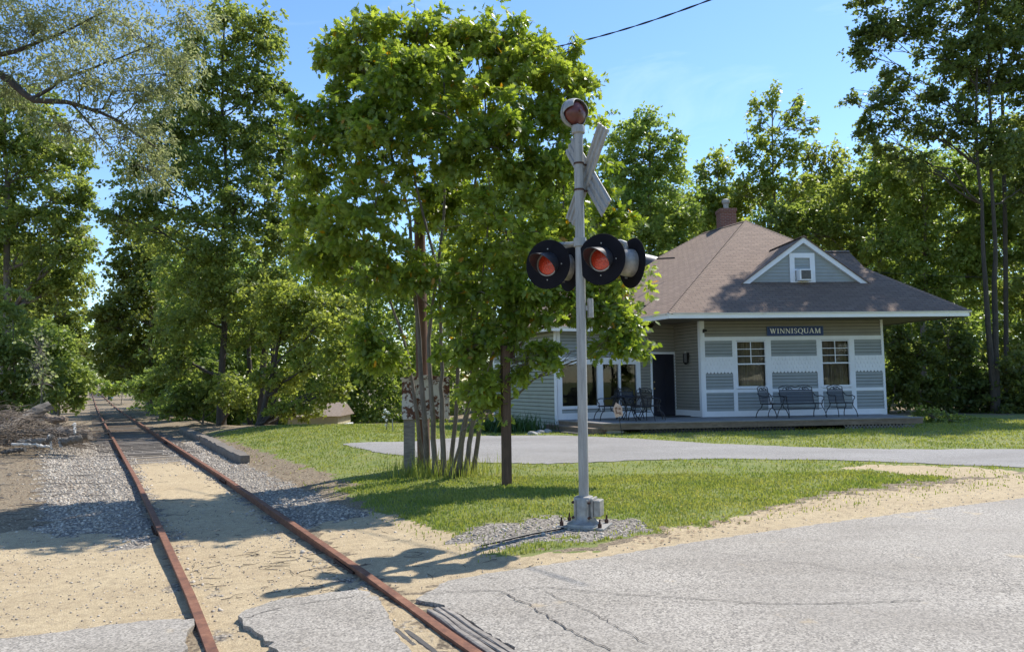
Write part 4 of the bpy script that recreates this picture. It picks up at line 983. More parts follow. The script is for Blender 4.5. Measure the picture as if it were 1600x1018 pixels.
# base casting: the pedestal box with its door is turned to face the road
bx = np.array([.93, -.37, 0]); by = np.array([.37, .93, 0])
def bf(a, n, z): return bot + bx * a + by * n + np.array([0, 0, z])
mb = MB(); mb.box((-.33, -.25, -.04), (.33, .25, .0), bf); mb.build('foot_block', M['dark_wood'], sig)
mb = MB(); mb.box((-.30, -.22, .0), (.30, .22, .028), bf); mb.build('base_plate', M['galv'], sig, bevel=.006)
mb = MB()
pr = [(.20, .028), (.195, .05), (.15, .07), (.125, .11), (.118, .16), (.118, .34), (.105, .365), (.07, .375)]
n = 8; vs = []; fs = []
for r, z_ in pr:
    for k in range(16):
        th = 2 * math.pi * k / 16; c_, s_ = math.cos(th), math.sin(th); q = (abs(c_) ** 4 + abs(s_) ** 4) ** -.25; vs.append(bf(c_ * r * q, s_ * r * q, z_))
for i in range(len(pr) - 1):
    for k in range(16): fs.append((i * 16 + k, i * 16 + (k + 1) % 16, (i + 1) * 16 + (k + 1) % 16, (i + 1) * 16 + k))
fs.append(tuple(range(len(vs) - 16, len(vs)))); mb.add(vs, fs)
for a in (-.08, .08): mb.box((a - .012, -.128, .06), (a + .012, -.112, .34), bf); mb.box((a - .012, .112, .06), (a + .012, .128, .34), bf)
mb.build('junction_base', M['galv'], sig, True)
mb = MB(); mb.box((.11, -.115, .12), (.145, .115, .36), bf); mb.box((.145, -.095, .14), (.23, .095, .335), bf); mb.build('junction_door', M['galv'], sig, bevel=.012)
for a, b in ((-.24, -.16), (.24, -.16), (-.24, .16), (.24, .16)):
    mb = MB(); mb.lathe([(0, .10), (.010, .10), (.013, .045), (.024, .045), (.024, .0)], bf(a, b, .028), (0, 0, 1), 8); mb.build('anchor_bolt', M['dark_rust'], sig)
for z_ in (.13, .31):
    for a in (-.1, .1):
        mb = MB(); mb.lathe([(0, .03), (.016, .03), (.018, 0)], bf(a, -.118, z_), -by, 8); mb.build('door_bolt', M['dark_rust'], sig)

# lamp heads
n1 = np.array([-.5, -.86, -.03]); n1 /= np.linalg.norm(n1)
n2 = np.array([.90, .36, -.02]); n2 /= np.linalg.norm(n2)
def head(c, nrm, plabel=None):
    h = bpy.data.objects.new('lamp_head', None); col.objects.link(h); h.parent = sig
    c = np.array(c); nrm = np.array(nrm)
    mb = MB(); mb.lathe([(.125, .004), (.318, .004), (.320, 0), (.318, -.004), (.125, -.004), (.125, .004)], c, nrm, 56); mb.build('background_disc', M['black_paint'], h)
    mb = MB(); mb.lathe([(0, -.20), (.06, -.20), (.12, -.18), (.165, -.13), (.175, -.05), (.175, -.006), (.15, -.006)], c, nrm, 36)
    mb.box((-.02, -.02, -.205), (.02, .02, -.18), lambda a, b, d: c + nrm * (-.09 + a) + np.array([0, 0, d])); mb.build('housing', M['galv'], h, True)
    mb = MB(); mb.lathe([(.150, -.0), (.155, .012), (.150, .02), (.140, .02), (.137, .004)], c, nrm, 40); mb.build('lens_ring', M['galv'], h, True)
    mb = MB(); mb.lathe([(0, .030), (.05, .027), (.10, .017), (.138, .002)], c, nrm, 40); mb.build('lens', M['lens'], h, True)
    # hood: a tube that is long at the top and cut away in a sweeping curve underneath
    e2 = np.array([0, 0, 1.]) - nrm * nrm[2]; e2 /= np.linalg.norm(e2); e1 = np.cross(e2, nrm); mb = MB(); vs = []; fs = []; N_ = 48; K = 5; dn = nrm + np.array([0, 0, -.10])
    span = math.radians(138)
    for i in range(N_ + 1):
        th = -span + 2 * span * i / N_; ln = .012 + .345 * (.5 + .5 * math.cos(th * math.pi / span)) ** .62
        for rr in (.152, .156):
            for k in range(K + 1):
                t = k / K; r_ = rr - .012 * t * ln / .3; vs.append(c + dn * (ln * t + .004) + (e2 * math.cos(th) + e1 * math.sin(th)) * r_)
    S_ = 2 * (K + 1)
    for i in range(N_):
        for k in range(K):
            a = i * S_ + k; fs += [(a, a + 1, a + S_ + 1, a + S_), (a + K + 1, a + S_ + K + 1, a + S_ + K + 2, a + K + 2)]
        a = i * S_ + K; fs.append((a, a + K + 1, a + S_ + K + 1, a + S_))
    mb.add(vs, fs); mb.build('hood', M['hood'], h, True)
    for th in (0, 1.57, 3.14, 4.71):
        mb = MB(); p = c + (e2 * math.cos(th + .05) + e1 * math.sin(th + .05)) * .20; mb.lathe([(0, .012), (.009, .012), (.009, 0)], p, nrm, 8); mb.build('disc_screw', M['galv'], h)
    mb = MB(); q = c - nrm * .09; mb.tube([q + [0, 0, .165], q + [0, 0, .215]], [.04, .036], 12); mb.build('neck', M['galv'], h)
    return q + np.array([0, 0, .215])
M['hood'] = plain('hood_grey_black', (.028, .029, .036), .42, .2, 8)
cL = sp(856, 413, .20); cR = sp(939.5, 405, -.19)
sideL = cR - cL
qa = head(cR, n1); qb = head(cL, n1)
cR2 = gy(987.5, 411, SD + .02); cL2 = cL + np.array([.30, .30, .0])
qc = head(cR2, n2); qd = head(cL2, n2)
mm = mast_at((qa[2] + qb[2]) / 2 + .03)
mb = MB()
for q in (qa, qb, qc, qd): mb.tube([q, q + [0, 0, .03], (q * .9 + mm * .1) + [0, 0, .05], (q * .35 + mm * .65) + [0, 0, .01], mm], [.03, .032, .028, .026, .026], 10)
mb.build('crossarm', M['silver'], sig, True)
mb = MB(); mb.lathe([(.062, -.06), (.082, -.055), (.082, .055), (.062, .06)], mm, (0, 0, 1), 20); mb.build('crossarm_clamp', M['silver'], sig, True)
mb = MB(); p = mast_at(sp(922, 481)[2]); p2 = sp(922.5, 481, .0); mb.lathe([(0, .12), (.035, .12), (.04, .10), (.04, -.12), (0, -.12)], p2, (0, 0, 1), 14); mb.box((-.06, -.015, -.03), (0, .015, .03), lambda a, b, d: p2 + np.array([a, b, d])); mb.build('cable_box', M['galv'], sig)

# crossbuck, seen from behind: two ribbed aluminium blades on the far side of the mast
xc = mast_at(sp(912, 283)[2]) + rd2 * .11
xc = sp(916, 274, .07)
for k, (ang, off) in enumerate(((math.radians(52), .0), (math.radians(-52), .014))):
    u = pr2 * math.cos(ang) * -1 + np.array([0, 0, 1]) * math.sin(ang) * 1.0 if k == 0 else pr2 * math.cos(ang) + np.array([0, 0, 1]) * math.sin(-ang)
    u = np.array([-pr2[0], -pr2[1], 0]) * math.cos(ang) + np.array([0, 0, math.sin(ang)]); v = np.cross(rd2, u)
    fr = lambda a, n, b, u=u, v=v, off=off: xc + u * a + v * b + rd2 * (n + off)
    mb = MB(); mb.box((-.66, 0, -.135), (.66, .006, .135), fr)
    for b in (-.09, .0, .09): mb.prism([(b - .026, 0), (b - .014, -.020), (b + .014, -.020), (b + .026, 0)], lambda bb, a, nn: fr(a, nn, bb), -.66, .66)
    mb.build('crossbuck_blade', M['silver'], sig)
for yy in (256, 297):
    z_ = sp(906, yy)[2]; c_ = mast_at(z_); mb = MB(); mb.lathe([(.0625, -.012), (.067, -.012), (.067, .012), (.0625, .012)], c_, (0, 0, 1), 20); mb.tube([c_ + rd2 * .06, c_ + rd2 * .12], .014, 6); mb.build('clamp_band', M['dark_rust'], sig)

# bell
bc = sp(898, 177, 0); ba = np.array([.50, -.86, -.0]); ba /= np.linalg.norm(ba)
bell = bpy.data.objects.new('bell', None); col.objects.link(bell); bell.parent = sig
mb = MB(); mb.lathe([(0, -.13), (.10, -.13), (.155, -.10), (.178, -.05), (.182, 0), (.176, .0)], bc, ba, 36); mb.lathe([(.186, -.035), (.192, -.03), (.192, -.015), (.186, -.01)], bc, ba, 36); mb.build('housing', M['silver'], bell, True)
mb = MB(); mb.lathe([(.0, .115), (.06, .108), (.115, .08), (.15, .035), (.158, .0), (.15, -.02)], bc, ba, 36); mb.lathe([(0, .135), (.018, .13), (.02, .11)], bc, ba, 10); mb.build('gong', plain('gong_red', (.115, .03, .022), .35, .3, 9), bell, True)
# hood over the upper half with a notched lower edge
mb = MB(); vs = []; fs = []; N_ = 40; K = 9; e2 = np.array([0, 0, 1.]); e1 = np.cross(e2, ba)
for i in range(N_ + 1):
    th = -1.75 + 3.5 * i / N_
    lim = .5 * math.pi * (.46 - .10 * math.cos(th * 2.6)) if abs(th) < 1.2 else .5 * math.pi * .56 * max(.02, (1.75 - abs(th)) / .55)
    for k in range(K + 1):
        ph = lim * k / K; vs.append(bc + (e2 * math.cos(th) + e1 * math.sin(th)) * .186 * math.cos(ph) + ba * (.165 * math.sin(ph)))
for i in range(N_):
    for k in range(K): a = i * (K + 1) + k; fs.append((a, a + 1, a + K + 2, a + K + 1))
mb.add(vs, fs); o = mb.build('bell_hood', M['silver'], bell, True); md = o.modifiers.new('thickness', 'SOLIDIFY'); md.thickness = .006
mb = MB(); mb.tube([top + [0, 0, .06], bc - ba * .03 - np.array([0, 0, .17])], [.05, .045], 12); mb.build('bell_bracket', M['silver'], bell, True)

# dark strand drawn on the gravel in place of the mast's cast shadow
mb = MB(); pts = [G(880, 826), G(835, 834), G(800, 842), G(775, 848), G(752, 853)]; mb.tube([p + np.array([0, 0, .012]) for p in pts], .011, 6)
tag(mb.build('mast_shadow_strand', M['cable'], None, True), 'thin dark strand on the gravel drawn in place of the signal mast shadow', 'cable')

# ================================================================== POSTS, RELAY CASE, PLATFORM TIMBERS
pb_ = G(792, 757); pd = float(pb_[1])
bp = thing('wooden_post', 'square brown wooden post standing in the grass beside the oak', 'post', pb_)
tp_ = gy(791, 540, pd)[2]; mb = MB(); ca_ = math.radians(20); fx = np.array([math.cos(ca_), math.sin(ca_), 0]); fy = np.array([-math.sin(ca_), math.cos(ca_), 0])
def pf(a, b, z): return pb_ + fx * a + fy * b + np.array([0, 0, z])
mb.box((-.072, -.072, -.1), (.072, .072, tp_ - pb_[2]), pf); mb.build('shaft', M['brown_post'], bp, bevel=.008)
mb = MB(); mb.box((.074, -.05, tp_ - pb_[2] - .26), (.17, .07, tp_ - pb_[2] - .02), pf); mb.box((.06, -.06, tp_ - pb_[2] - .02), (.185, .08, tp_ - pb_[2] + .0), pf); mb.build('meter_box', M['dark_rust'], bp, bevel=.006)

rp0 = G(643, 742); rD = float(rp0[1]) + .25
rc_ = thing('relay_case', 'peeling white and rusty steel equipment case on a grey post behind the oak stems', 'equipment case', rp0 + np.array([0, .25, 0]))
r0, r1 = gy(628, 655, rD), gy(702, 588, rD); ry = 8; 
rx0, rx1, rz0, rz1 = r0[0], r1[0], r0[2], r1[2]
def rf(a, b, z): c_, s_ = math.cos(.12), math.sin(.12); return np.array([rx0 + a * c_ - b * s_, rD + a * s_ + b * c_, z])
W_ = rx1 - rx0; mb = MB(); mb.box((0, 0, rz0), (W_, .42, rz1 - .05), rf); mb.prism([(-.03, rz1 - .05), (W_ + .03, rz1 - .05), (W_ + .03, rz1 - .01), (W_ / 2, rz1 + .035), (-.03, rz1 - .01)], rf, -.04, .46); mb.build('cabinet', M['peel'], rc_, bevel=.006)
mb = MB(); mb.box((.14, -.022, rz0 + .03), (W_ - .03, -.002, rz1 - .10), rf); dr_ = mb.build('door', M['peel'], rc_, bevel=.004)
mb = MB(); mb.box((.30 * W_, -.045, rz0 + .25 * (rz1 - rz0)), (.34 * W_, -.022, rz0 + .5 * (rz1 - rz0)), rf); mb.build('handle', M['rust'], dr_)
for z_ in (.2, .8): mb = MB(); mb.box((.10, -.03, rz0 + z_ * (rz1 - rz0) - .04), (.15, .0, rz0 + z_ * (rz1 - rz0) + .04), rf); mb.build('hinge', M['rust'], rc_)
mb = MB(); mb.box((.03, .08, float(H(rx0, rD)) - .05), (.25, .30, rz0), rf); mb.build('leg_post', M['grey_wood'], rc_)
# tall reddish pole behind it
q0 = G(663, 735); q0 = np.array([gy(662, 600, rD + .75)[0], rD + .75, float(H(-1.6, rD + .75))])
pt = gy(655, 330, rD + .75); mb = MB(); mb.tube([q0 - [0, 0, .1], (q0 + pt) / 2, pt], [.135, .125, .11], 16)
tag(mb.build('wooden_pole', M['red_pole'], None, True, loc=q0), 'thick reddish brown wooden pole rising behind the rusty equipment case', 'pole')

def beam(a, b, wd, ht, label, mat, seed):
    rr = np.random.default_rng(seed); a, b = np.array(a), np.array(b); n = 24; d = (b - a); d /= np.linalg.norm(d); s_ = np.array([-d[1], d[0], 0]); mb = MB(); vs = []; fs = []
    for i in range(n + 1):
        p = a + (b - a) * i / n; k = 1 - (.25 if i in (0, n) else 0)
        for (u, v) in ((-.5, -.25), (.5, -.25), (.52, .6), (.44, 1), (-.42, 1), (-.5, .75)): vs.append(p + s_ * wd * (u * k + rr.normal(0, .035)) + np.array([0, 0, ht * (v + rr.normal(0, .05))]) + d * rr.normal(0, .03))
    for i in range(n):
        for k in range(6): fs.append((i * 6 + k, i * 6 + (k + 1) % 6, (i + 1) * 6 + (k + 1) % 6, (i + 1) * 6 + k))
    fs += [tuple(range(5, -1, -1)), tuple(n * 6 + k for k in range(6))]; mb.add(vs, fs)
    return tag(mb.build('retaining_timber', mat, None, loc=a), label, 'timber', 'old timbers edging the lawn by the track')
tA, tB, tC = G(383, 724), G(318, 690), G(290, 676)
beam(tA + [0, 0, -.02], tB + [0, 0, .0], .30, .22, 'long grey decayed timber edging the lawn beside the rails, nearest piece', M['old_timber'], 1)
beam(tB + (tB - tA) * .03, tC + (tC - tB) * .2, .30, .2, 'far end piece of the old grey timber edging, shorter and partly sunk', M['old_timber'], 2)

# ================================================================== PORCH FURNITURE AND SMALL THINGS
def tubepart(name, paths, rad, mat, parent, n=6, smooth=True):
    mb = MB()
    for p in paths: mb.tube(p, rad, n)
    return mb.build(name, mat, parent, smooth)
def seat_thing(name, label, cat, wdt, group, spring=False):
    """local coordinates: x across, y front is -y, z up"""
    t = thing(name, label, cat, (0, 0, 0), group); hw = wdt / 2; I = M['iron']
    sh = .42; bt = .97
    mb = MB(); mb.box((-hw, -.24, sh - .012), (hw, .22, sh)); mb.build('seat', M['mesh'], t)
    tubepart('seat_frame', [[(-hw, -.25, sh), (hw, -.25, sh), (hw, .22, sh), (-hw, .22, sh), (-hw, -.25, sh)]], .016, I, t)
    def bk(x, z): return (x, .22 + (z - sh) * .22, z)
    mb = MB(); mb.quad(bk(-hw, sh + .03), bk(hw, sh + .03), bk(hw, bt - .14), bk(-hw, bt - .14)); mb.build('backrest', M['mesh'], t)
    nsc = max(1, round(wdt / .5)); path = [bk(-hw, sh), bk(-hw, bt - .06)]; sw = wdt / nsc; scal = []
    for k in range(nsc):
        for i in range(9): u = i / 8; path.append(bk(-hw + (k + u) * sw, bt - .06 + .06 * math.sin(math.pi * u)))
        cx = -hw + (k + .5) * sw; scal.append([bk(cx + .10 * math.cos(a) * (1 if sg > 0 else -1) * (1 - a / 9) + .02 * sg, bt - .10 + .05 * math.sin(a)) for sg in (1,) for a in np.linspace(0, 6.2, 14)])
        scal += [[bk(cx - .17, bt - .14), bk(cx - .10, bt - .06), bk(cx, bt - .11), bk(cx + .10, bt - .06), bk(cx + .17, bt - .14)]]
    path += [bk(hw, sh)]
    tubepart('back_frame', [path, [bk(-hw, bt - .14), bk(hw, bt - .14)]] + scal, .013, I, t)
    for sg in (-1, 1):
        x = sg * (hw + .03)
        tubepart('armrest', [[(x, .30, .74), (x, .22, .66), (x, .05, .64), (x, -.16, .65), (x + sg * .03, -.25, .61), (x + sg * .03, -.24, .55), (x, -.20, .50), (x, -.20, sh)]], .015, I, t)
    for sg in (-1, 1):
        for fy_, sp_ in ((-.20, -.13), (.16, .16)):
            x = sg * hw
            tubepart('leg', [[(x, fy_, sh), (x + sg * .02, fy_ + sp_ * .15, .30), (x + sg * .035, fy_ + sp_ * .8, .22), (x + sg * .05, fy_ + sp_ * 1.2, .1), (x + sg * .06, fy_ + sp_ * 1.3, .0)]], .014, I, t)
    for y_ in (-.2, .16): tubepart('stretcher', [[(-hw, y_, .27), (hw, y_, .27)]], .012, I, t)
    return t
def put(t, x, y, z, rz): t.location = (float(x), float(y), float(z)); t.rotation_euler = (0, 0, rz)
ath = math.atan2(FW.d[1], FW.d[0])
def onporch(px, py): return gz(px, py, DECKZ)
arm = seat_thing('patio_armchair', 'black iron armchair turned sideways, left of the loveseat on the porch', 'chair', .50, 'iron seats along the station front')
p = onporch(1207, 652.5); put(arm, p[0], p[1], DECKZ + .01, ath + .55)
arm2 = copy_tree(arm); arm2['label'] = 'black iron armchair facing the road under the right window'; p = onporch(1315, 650.5); put(arm2, p[0], p[1], DECKZ + .01, ath + .05)
lv = seat_thing('porch_loveseat', 'two seat black iron mesh loveseat between the porch armchairs', 'bench', 1.08, 'iron seats along the station front')
p = onporch(1253, 652); put(lv, p[0], p[1], DECKZ + .01, ath + .06)
# dining set in front of the big windows
tcen = onporch(984, 656.2)
tbl = thing('patio_table', 'round black iron patio table on the porch before the large windows', 'table', (tcen[0], tcen[1], DECKZ), None)
mb = MB(); mb.lathe([(0, .725), (.52, .725), (.535, .715), (.52, .70), (0, .70)], tcen * [1, 1, 0] + [0, 0, DECKZ], (0, 0, 1), 36); mb.build('table_top', M['mesh'], tbl)
mb = MB(); mb.lathe([(.525, .735), (.545, .72), (.525, .70)], tcen * [1, 1, 0] + [0, 0, DECKZ], (0, 0, 1), 36); mb.build('rim', M['iron'], tbl)
for k in range(4):
    a = k * math.pi / 2 + .4; u = np.array([math.cos(a), math.sin(a), 0]); b_ = np.array([tcen[0], tcen[1], DECKZ])
    tubepart('leg', [[b_ + u * .40 + [0, 0, .71], b_ + u * .2 + [0, 0, .5], b_ + u * .12 + [0, 0, .32], b_ + u * .25 + [0, 0, .12], b_ + u * .36 + [0, 0, .0]]], .014, M['iron'], tbl)
dch = seat_thing('dining_chair', 'black iron dining chair at the left of the porch table, back towards the window', 'chair', .46, 'iron chairs round the porch table')
dl = ['black iron dining chair at the left of the round porch table', 'black iron dining chair at the right of the round porch table, by the door', 'black iron dining chair behind the round porch table, against the window', 'black iron dining chair on the road side of the round porch table']
for i, (dx, dy, rz) in enumerate(((-.62, .18, -1.35), (.66, -.05, 1.5), (.12, .62, .25), (.25, -.62, 3.3))):
    c_ = dch if i == 0 else copy_tree(dch); c_['label'] = dl[i]; put(c_, tcen[0] + dx, tcen[1] + dy, DECKZ + .01, rz + math.pi * 0 if i < 2 else rz)
mt = onporch(1075, 652.5); mb = MB(); W2 = CW
fr = lambda a, b, z: np.array([mt[0], mt[1], 0]) + np.array([*LW.d, 0]) * a + np.array([*LW.nn, 0]) * b + np.array([0, 0, z])
dp = LW.fr((dr[0] + dr[1]) / 2, .55, 0); fr = lambda a, b, z: dp + np.array([*LW.d, 0]) * a + np.array([*LW.nn, 0]) * b + np.array([0, 0, z])
mb.box((-.5, -.32, DECKZ + .001), (.6, .32, DECKZ + .016), fr); tag(mb.build('doormat', plain('mat_fibre', (.03, .022, .018), .95, .3, 40, .5), None, loc=dp * [1, 1, 0] + [0, 0, DECKZ]), 'dark flat doormat lying before the black door', 'doormat')
# house-shaped plaque on a stake
pk = G(973, 676); pk = gy(972, 672, D1[1] - .25); pk[2] = float(H(pk[0], pk[1]))
pq = thing('garden_plaque', 'small pinkish house shaped plaque leaning on a thin black stake before the deck', 'garden sign', pk)
hd = gy(965.5, 640, pk[1]); mb = MB(); mb.tube([pk - [0, 0, .05], hd + (pk - hd) * .1], .012, 6); mb.build('stake', M['iron'], pq)
px_ = .0198
mb = MB(); cs, sn = math.cos(.25), math.sin(.25)
mb.prism([(-.12, -.19), (.09, -.19), (.13, .06), (.0, .22), (-.13, .06)], lambda a, d, b: hd + np.array([a * cs - b * sn, d - .02, a * sn + b * cs]), -.012, .012); mb.build('plaque', M['pinkish'], pq, bevel=.004)
mb = MB()
for a, b, w2, h2 in ((-.04, .06, .035, .03), (.05, .02, .03, .03), (-.02, -.08, .07, .015), (.03, -.12, .03, .02), (-.06, -.02, .02, .04)): mb.prism([(a - w2, b - h2), (a + w2, b - h2), (a + w2, b + h2), (a - w2, b + h2)], lambda a_, d, b_: hd + np.array([a_ * cs - b_ * sn, d - .02, a_ * sn + b_ * cs]), -.0155, -.0125)
mb.build('painted_marks', plain('plaque_brown', (.22, .12, .08), .8, .2, 9), pq)
def rock(name, c, rad, label, mat, seed, grp=None):
    bm = bmesh.new(); bmesh.ops.create_icosphere(bm, subdivisions=3, radius=1); rr = np.random.default_rng(seed); ph = rr.uniform(0, 6, 6)
    for v in bm.verts:
        x, y, z = v.co; k = 1 + .16 * math.sin(3 * x + ph[0]) * math.sin(2.6 * y + ph[1]) + .10 * math.sin(6 * z + ph[2] + 3 * x) + rr.normal(0, .02)
        v.co = Vector((x * rad[0] * k, y * rad[1] * k, max(-.6, z) * rad[2] * k))
    me = bpy.data.meshes.new(name); bm.to_mesh(me); bm.free(); o = link(name, me, mat, None); o.location = Vector([float(q) for q in c]); return tag(o, label, 'rock', grp)
for i, (px, py, r_, lb) in enumerate(((957, 677, (.34, .2, .13), 'larger flat pale rock lying beside the porch steps'), (972, 673, (.20, .16, .17), 'smaller pale rock right of the flat one, under the plaque'))):
    c_ = G(px, py); rock('garden_rock', c_ + [0, 0, .04], r_, lb, M['concrete'], i + 3)
# white flowers and a thin metal stake by the dark woods
fb = G(604, 672); fl = thing('flowering_plant', 'small plant with white blooms at the far lawn edge left of the case', 'plant', fb)
mb = MB(); pm = MB()
for (px, py, r_) in ((601, 641, .07), (606, 644, .06), (600, 651, .055), (604, 656, .045), (602, 664, .04)):
    c_ = gy(px, py, fb[1]); mb.tube([fb, (fb + c_) / 2 + [.03, 0, 0], c_], .008, 4)
    for k in range(9): q = c_ + rng.normal(0, r_ * .5, 3); pm.lathe([(0, r_ * .3), (r_ * .45, r_ * .1), (r_ * .3, -r_ * .2)], q, rng.normal(0, 1, 3) + [0, -.6, .6], 5)
mb.build('stem', M['bark'], fl); pm.build('bloom', M['petal'], fl)
sb_ = G(614, 673); mb = MB(); mb.tube([sb_ - [0, 0, .05], gy(613, 654, sb_[1])], .018, 6); tag(mb.build('metal_stake', M['galv'], None, loc=sb_), 'thin grey metal stake at the far lawn edge', 'stake')
# milepost
mp_ = gy(176, 598, 105); mb = MB(); mb.box((-.1, -.1, -2.2), (.1, .1, gy(176, 577, 105)[2] - mp_[2]), lambda a, b, z: mp_ + np.array([a, b, z])); tag(mb.build('mile_post', M['white'], None, loc=mp_), 'slim white post far down the track at its right side', 'post')

# shed beyond the lawn crest
sY = 33.0; s0_, s1_ = gy(447, 640, sY), gy(530.5, 640, sY); ez = gy(500, 650, sY)[2]; bz = gy(500, 664, sY)[2]; tz_ = gy(524, 628, sY + 1.3)[2]
shd = thing('garden_shed', 'low tan shed with brown roof and white sill half hidden beyond the lawn', 'shed', (s0_[0], sY, bz - .8))
def sf(a, n, z): return np.array([s0_[0] + a, sY + n, z])
Ls = s1_[0] - s0_[0]
mb = MB(); mb.box((.08, .0, bz), (Ls - .08, 2.6, ez), sf); mb.build('wall', M['shed_wall'], shd)
mb = MB(); mb.box((-.0, -.06, bz - .18), (Ls + .05, 2.6, bz - .02), sf); mb.build('sill', M['white'], shd); mb = MB(); mb.box((.1, .05, bz - .9), (Ls - .1, 2.5, bz - .19), sf); mb.build('foundation', M['dark_wood'], shd)
mb = MB(); mb.add([sf(-.1, -.12, ez), sf(Ls + .08, -.12, ez), sf(Ls - .0, 1.3, tz_), sf(-.1, 1.3, tz_), sf(-.1, 2.7, ez), sf(Ls + .08, 2.7, ez)], [(0, 1, 2, 3), (3, 2, 5, 4), (1, 5, 2), (0, 3, 4), (0, 4, 5, 1)]); mb.build('roof', M['shed_roof'], shd)

# overhead cable (twisted pair) and thin service wire
def cable(name, P, rad, label, twist=0):
    P = [np.array(p) for p in P]; mb = MB(); n = len(P)
    if twist:
        for ph in (0, math.pi): mb.tube([p + rad * 1.0 * np.array([math.cos(i * twist + ph) * .4, math.cos(i * twist + ph) * .4, math.sin(i * twist + ph)]) for i, p in enumerate(P)], rad, 6)
    else: mb.tube(P, rad, 6)
    return tag(mb.build(name, M['cable'], None, True, loc=P[0]), label, 'cable')
A_, B_ = gy(760, 88, 19), gy(1330, -95, 10.5); Q = []
for i in range(241): t = i / 240; p = A_ + (B_ - A_) * t; p = p - [0, 0, 1.05 * 4 * t * (1 - t) * .35]; Q.append(p)
cable('overhead_cable', Q, .0095, 'twisted black overhead cable crossing the sky above the oak', .24)
A_, B_ = gy(1368, 425, 27.5), gy(1700, 434, 22); cable('service_wire', [A_ + (B_ - A_) * i / 30 - [0, 0, .3 * (i / 30) * (1 - i / 30)] for i in range(31)], .008, 'thin pale service wire from the station roof towards the right trees')

# ================================================================== TREES
OAK = np.array([(0, 0, 0), (.07, .10, .02), (.30, .16, .05), (.14, .30, .01), (.44, .40, .06), (.17, .52, .01), (.40, .66, .05), (.14, .74, .0), (.12, .90, -.02), (0, 1, -.06),
                (-.12, .90, -.02), (-.14, .74, 0), (-.40, .66, .05), (-.17, .52, .01), (-.44, .40, .06), (-.14, .30, .01), (-.30, .16, .05), (-.07, .10, .02)], float); OAK[:, 0] *= .85
OAKF = [(0, 1, 3, 15, 17), (1, 2, 3, 3, 3), (17, 15, 16, 16, 16), (3, 4, 5, 5, 5), (3, 5, 13, 15, 15), (15, 13, 14, 14, 14), (5, 6, 7, 7, 7), (5, 7, 11, 13, 13), (13, 11, 12, 12, 12), (7, 8, 9, 10, 11)]
# triangles only, so every leaf is a fixed-size set of faces
OAKT = [(0, 1, 17), (1, 3, 15), (1, 15, 17), (1, 2, 3), (17, 15, 16), (3, 4, 5), (3, 5, 13), (3, 13, 15), (15, 13, 14), (5, 6, 7), (5, 7, 11), (5, 11, 13), (13, 11, 12), (7, 8, 9), (7, 9, 11), (9, 10, 11)]
DIA = np.array([(0, 0, 0), (.34, .42, .07), (0, 1, -.05), (-.34, .42, .07)], float); DIAT = [(0, 1, 2), (0, 2, 3)]
MAP = np.array([(0, 0, 0), (.46, .22, .07), (.24, .46, .01), (.40, .80, .05), (0, 1, -.06), (-.40, .80, .05), (-.24, .46, .01), (-.46, .22, .07)], float); MAPT = [(0, 1, 2), (0, 2, 6), (0, 6, 7), (2, 3, 4), (2, 4, 6), (6, 4, 5)]
NAR = np.array([(0, 0, 0), (.15, .4, .03), (0, 1, -.10), (-.15, .4, .03)], float)
SHAPES = dict(oak=(OAK, OAKT), dia=(DIA, DIAT), maple=(MAP, MAPT), narrow=(NAR, DIAT))
def unit(v): return v / (np.linalg.norm(v, axis=-1, keepdims=True) + 1e-9)
def leaves(P, out, L, shape, r, up=.8, jit=.75, droop=.25, outw=.6):
    """leaf geometry at points P with outward directions out"""
    T, TF = SHAPES[shape]; n = len(P); k = len(T)
    ax = unit(out * outw + r.normal(0, .6, (n, 3)) + np.array([0, 0, -droop]))
    nr = np.array([0, 0, up]) + r.normal(0, jit, (n, 3)) * .8 + out * .35; nr[:, 2] += .0
    nr = unit(nr - ax * (nr * ax).sum(1, keepdims=True)); b = np.cross(nr, ax)
    l = (np.asarray(L) * r.uniform(.65, 1.2, n))[:, None, None]
    v = P[:, None] + (b[:, None] * T[None, :, 0:1] + ax[:, None] * T[None, :, 1:2] + nr[:, None] * T[None, :, 2:3]) * l
    f = np.array(TF)[None] + (np.arange(n) * k)[:, None, None]
    return v.reshape(-1, 3), f.reshape(-1, 3), len(TF)
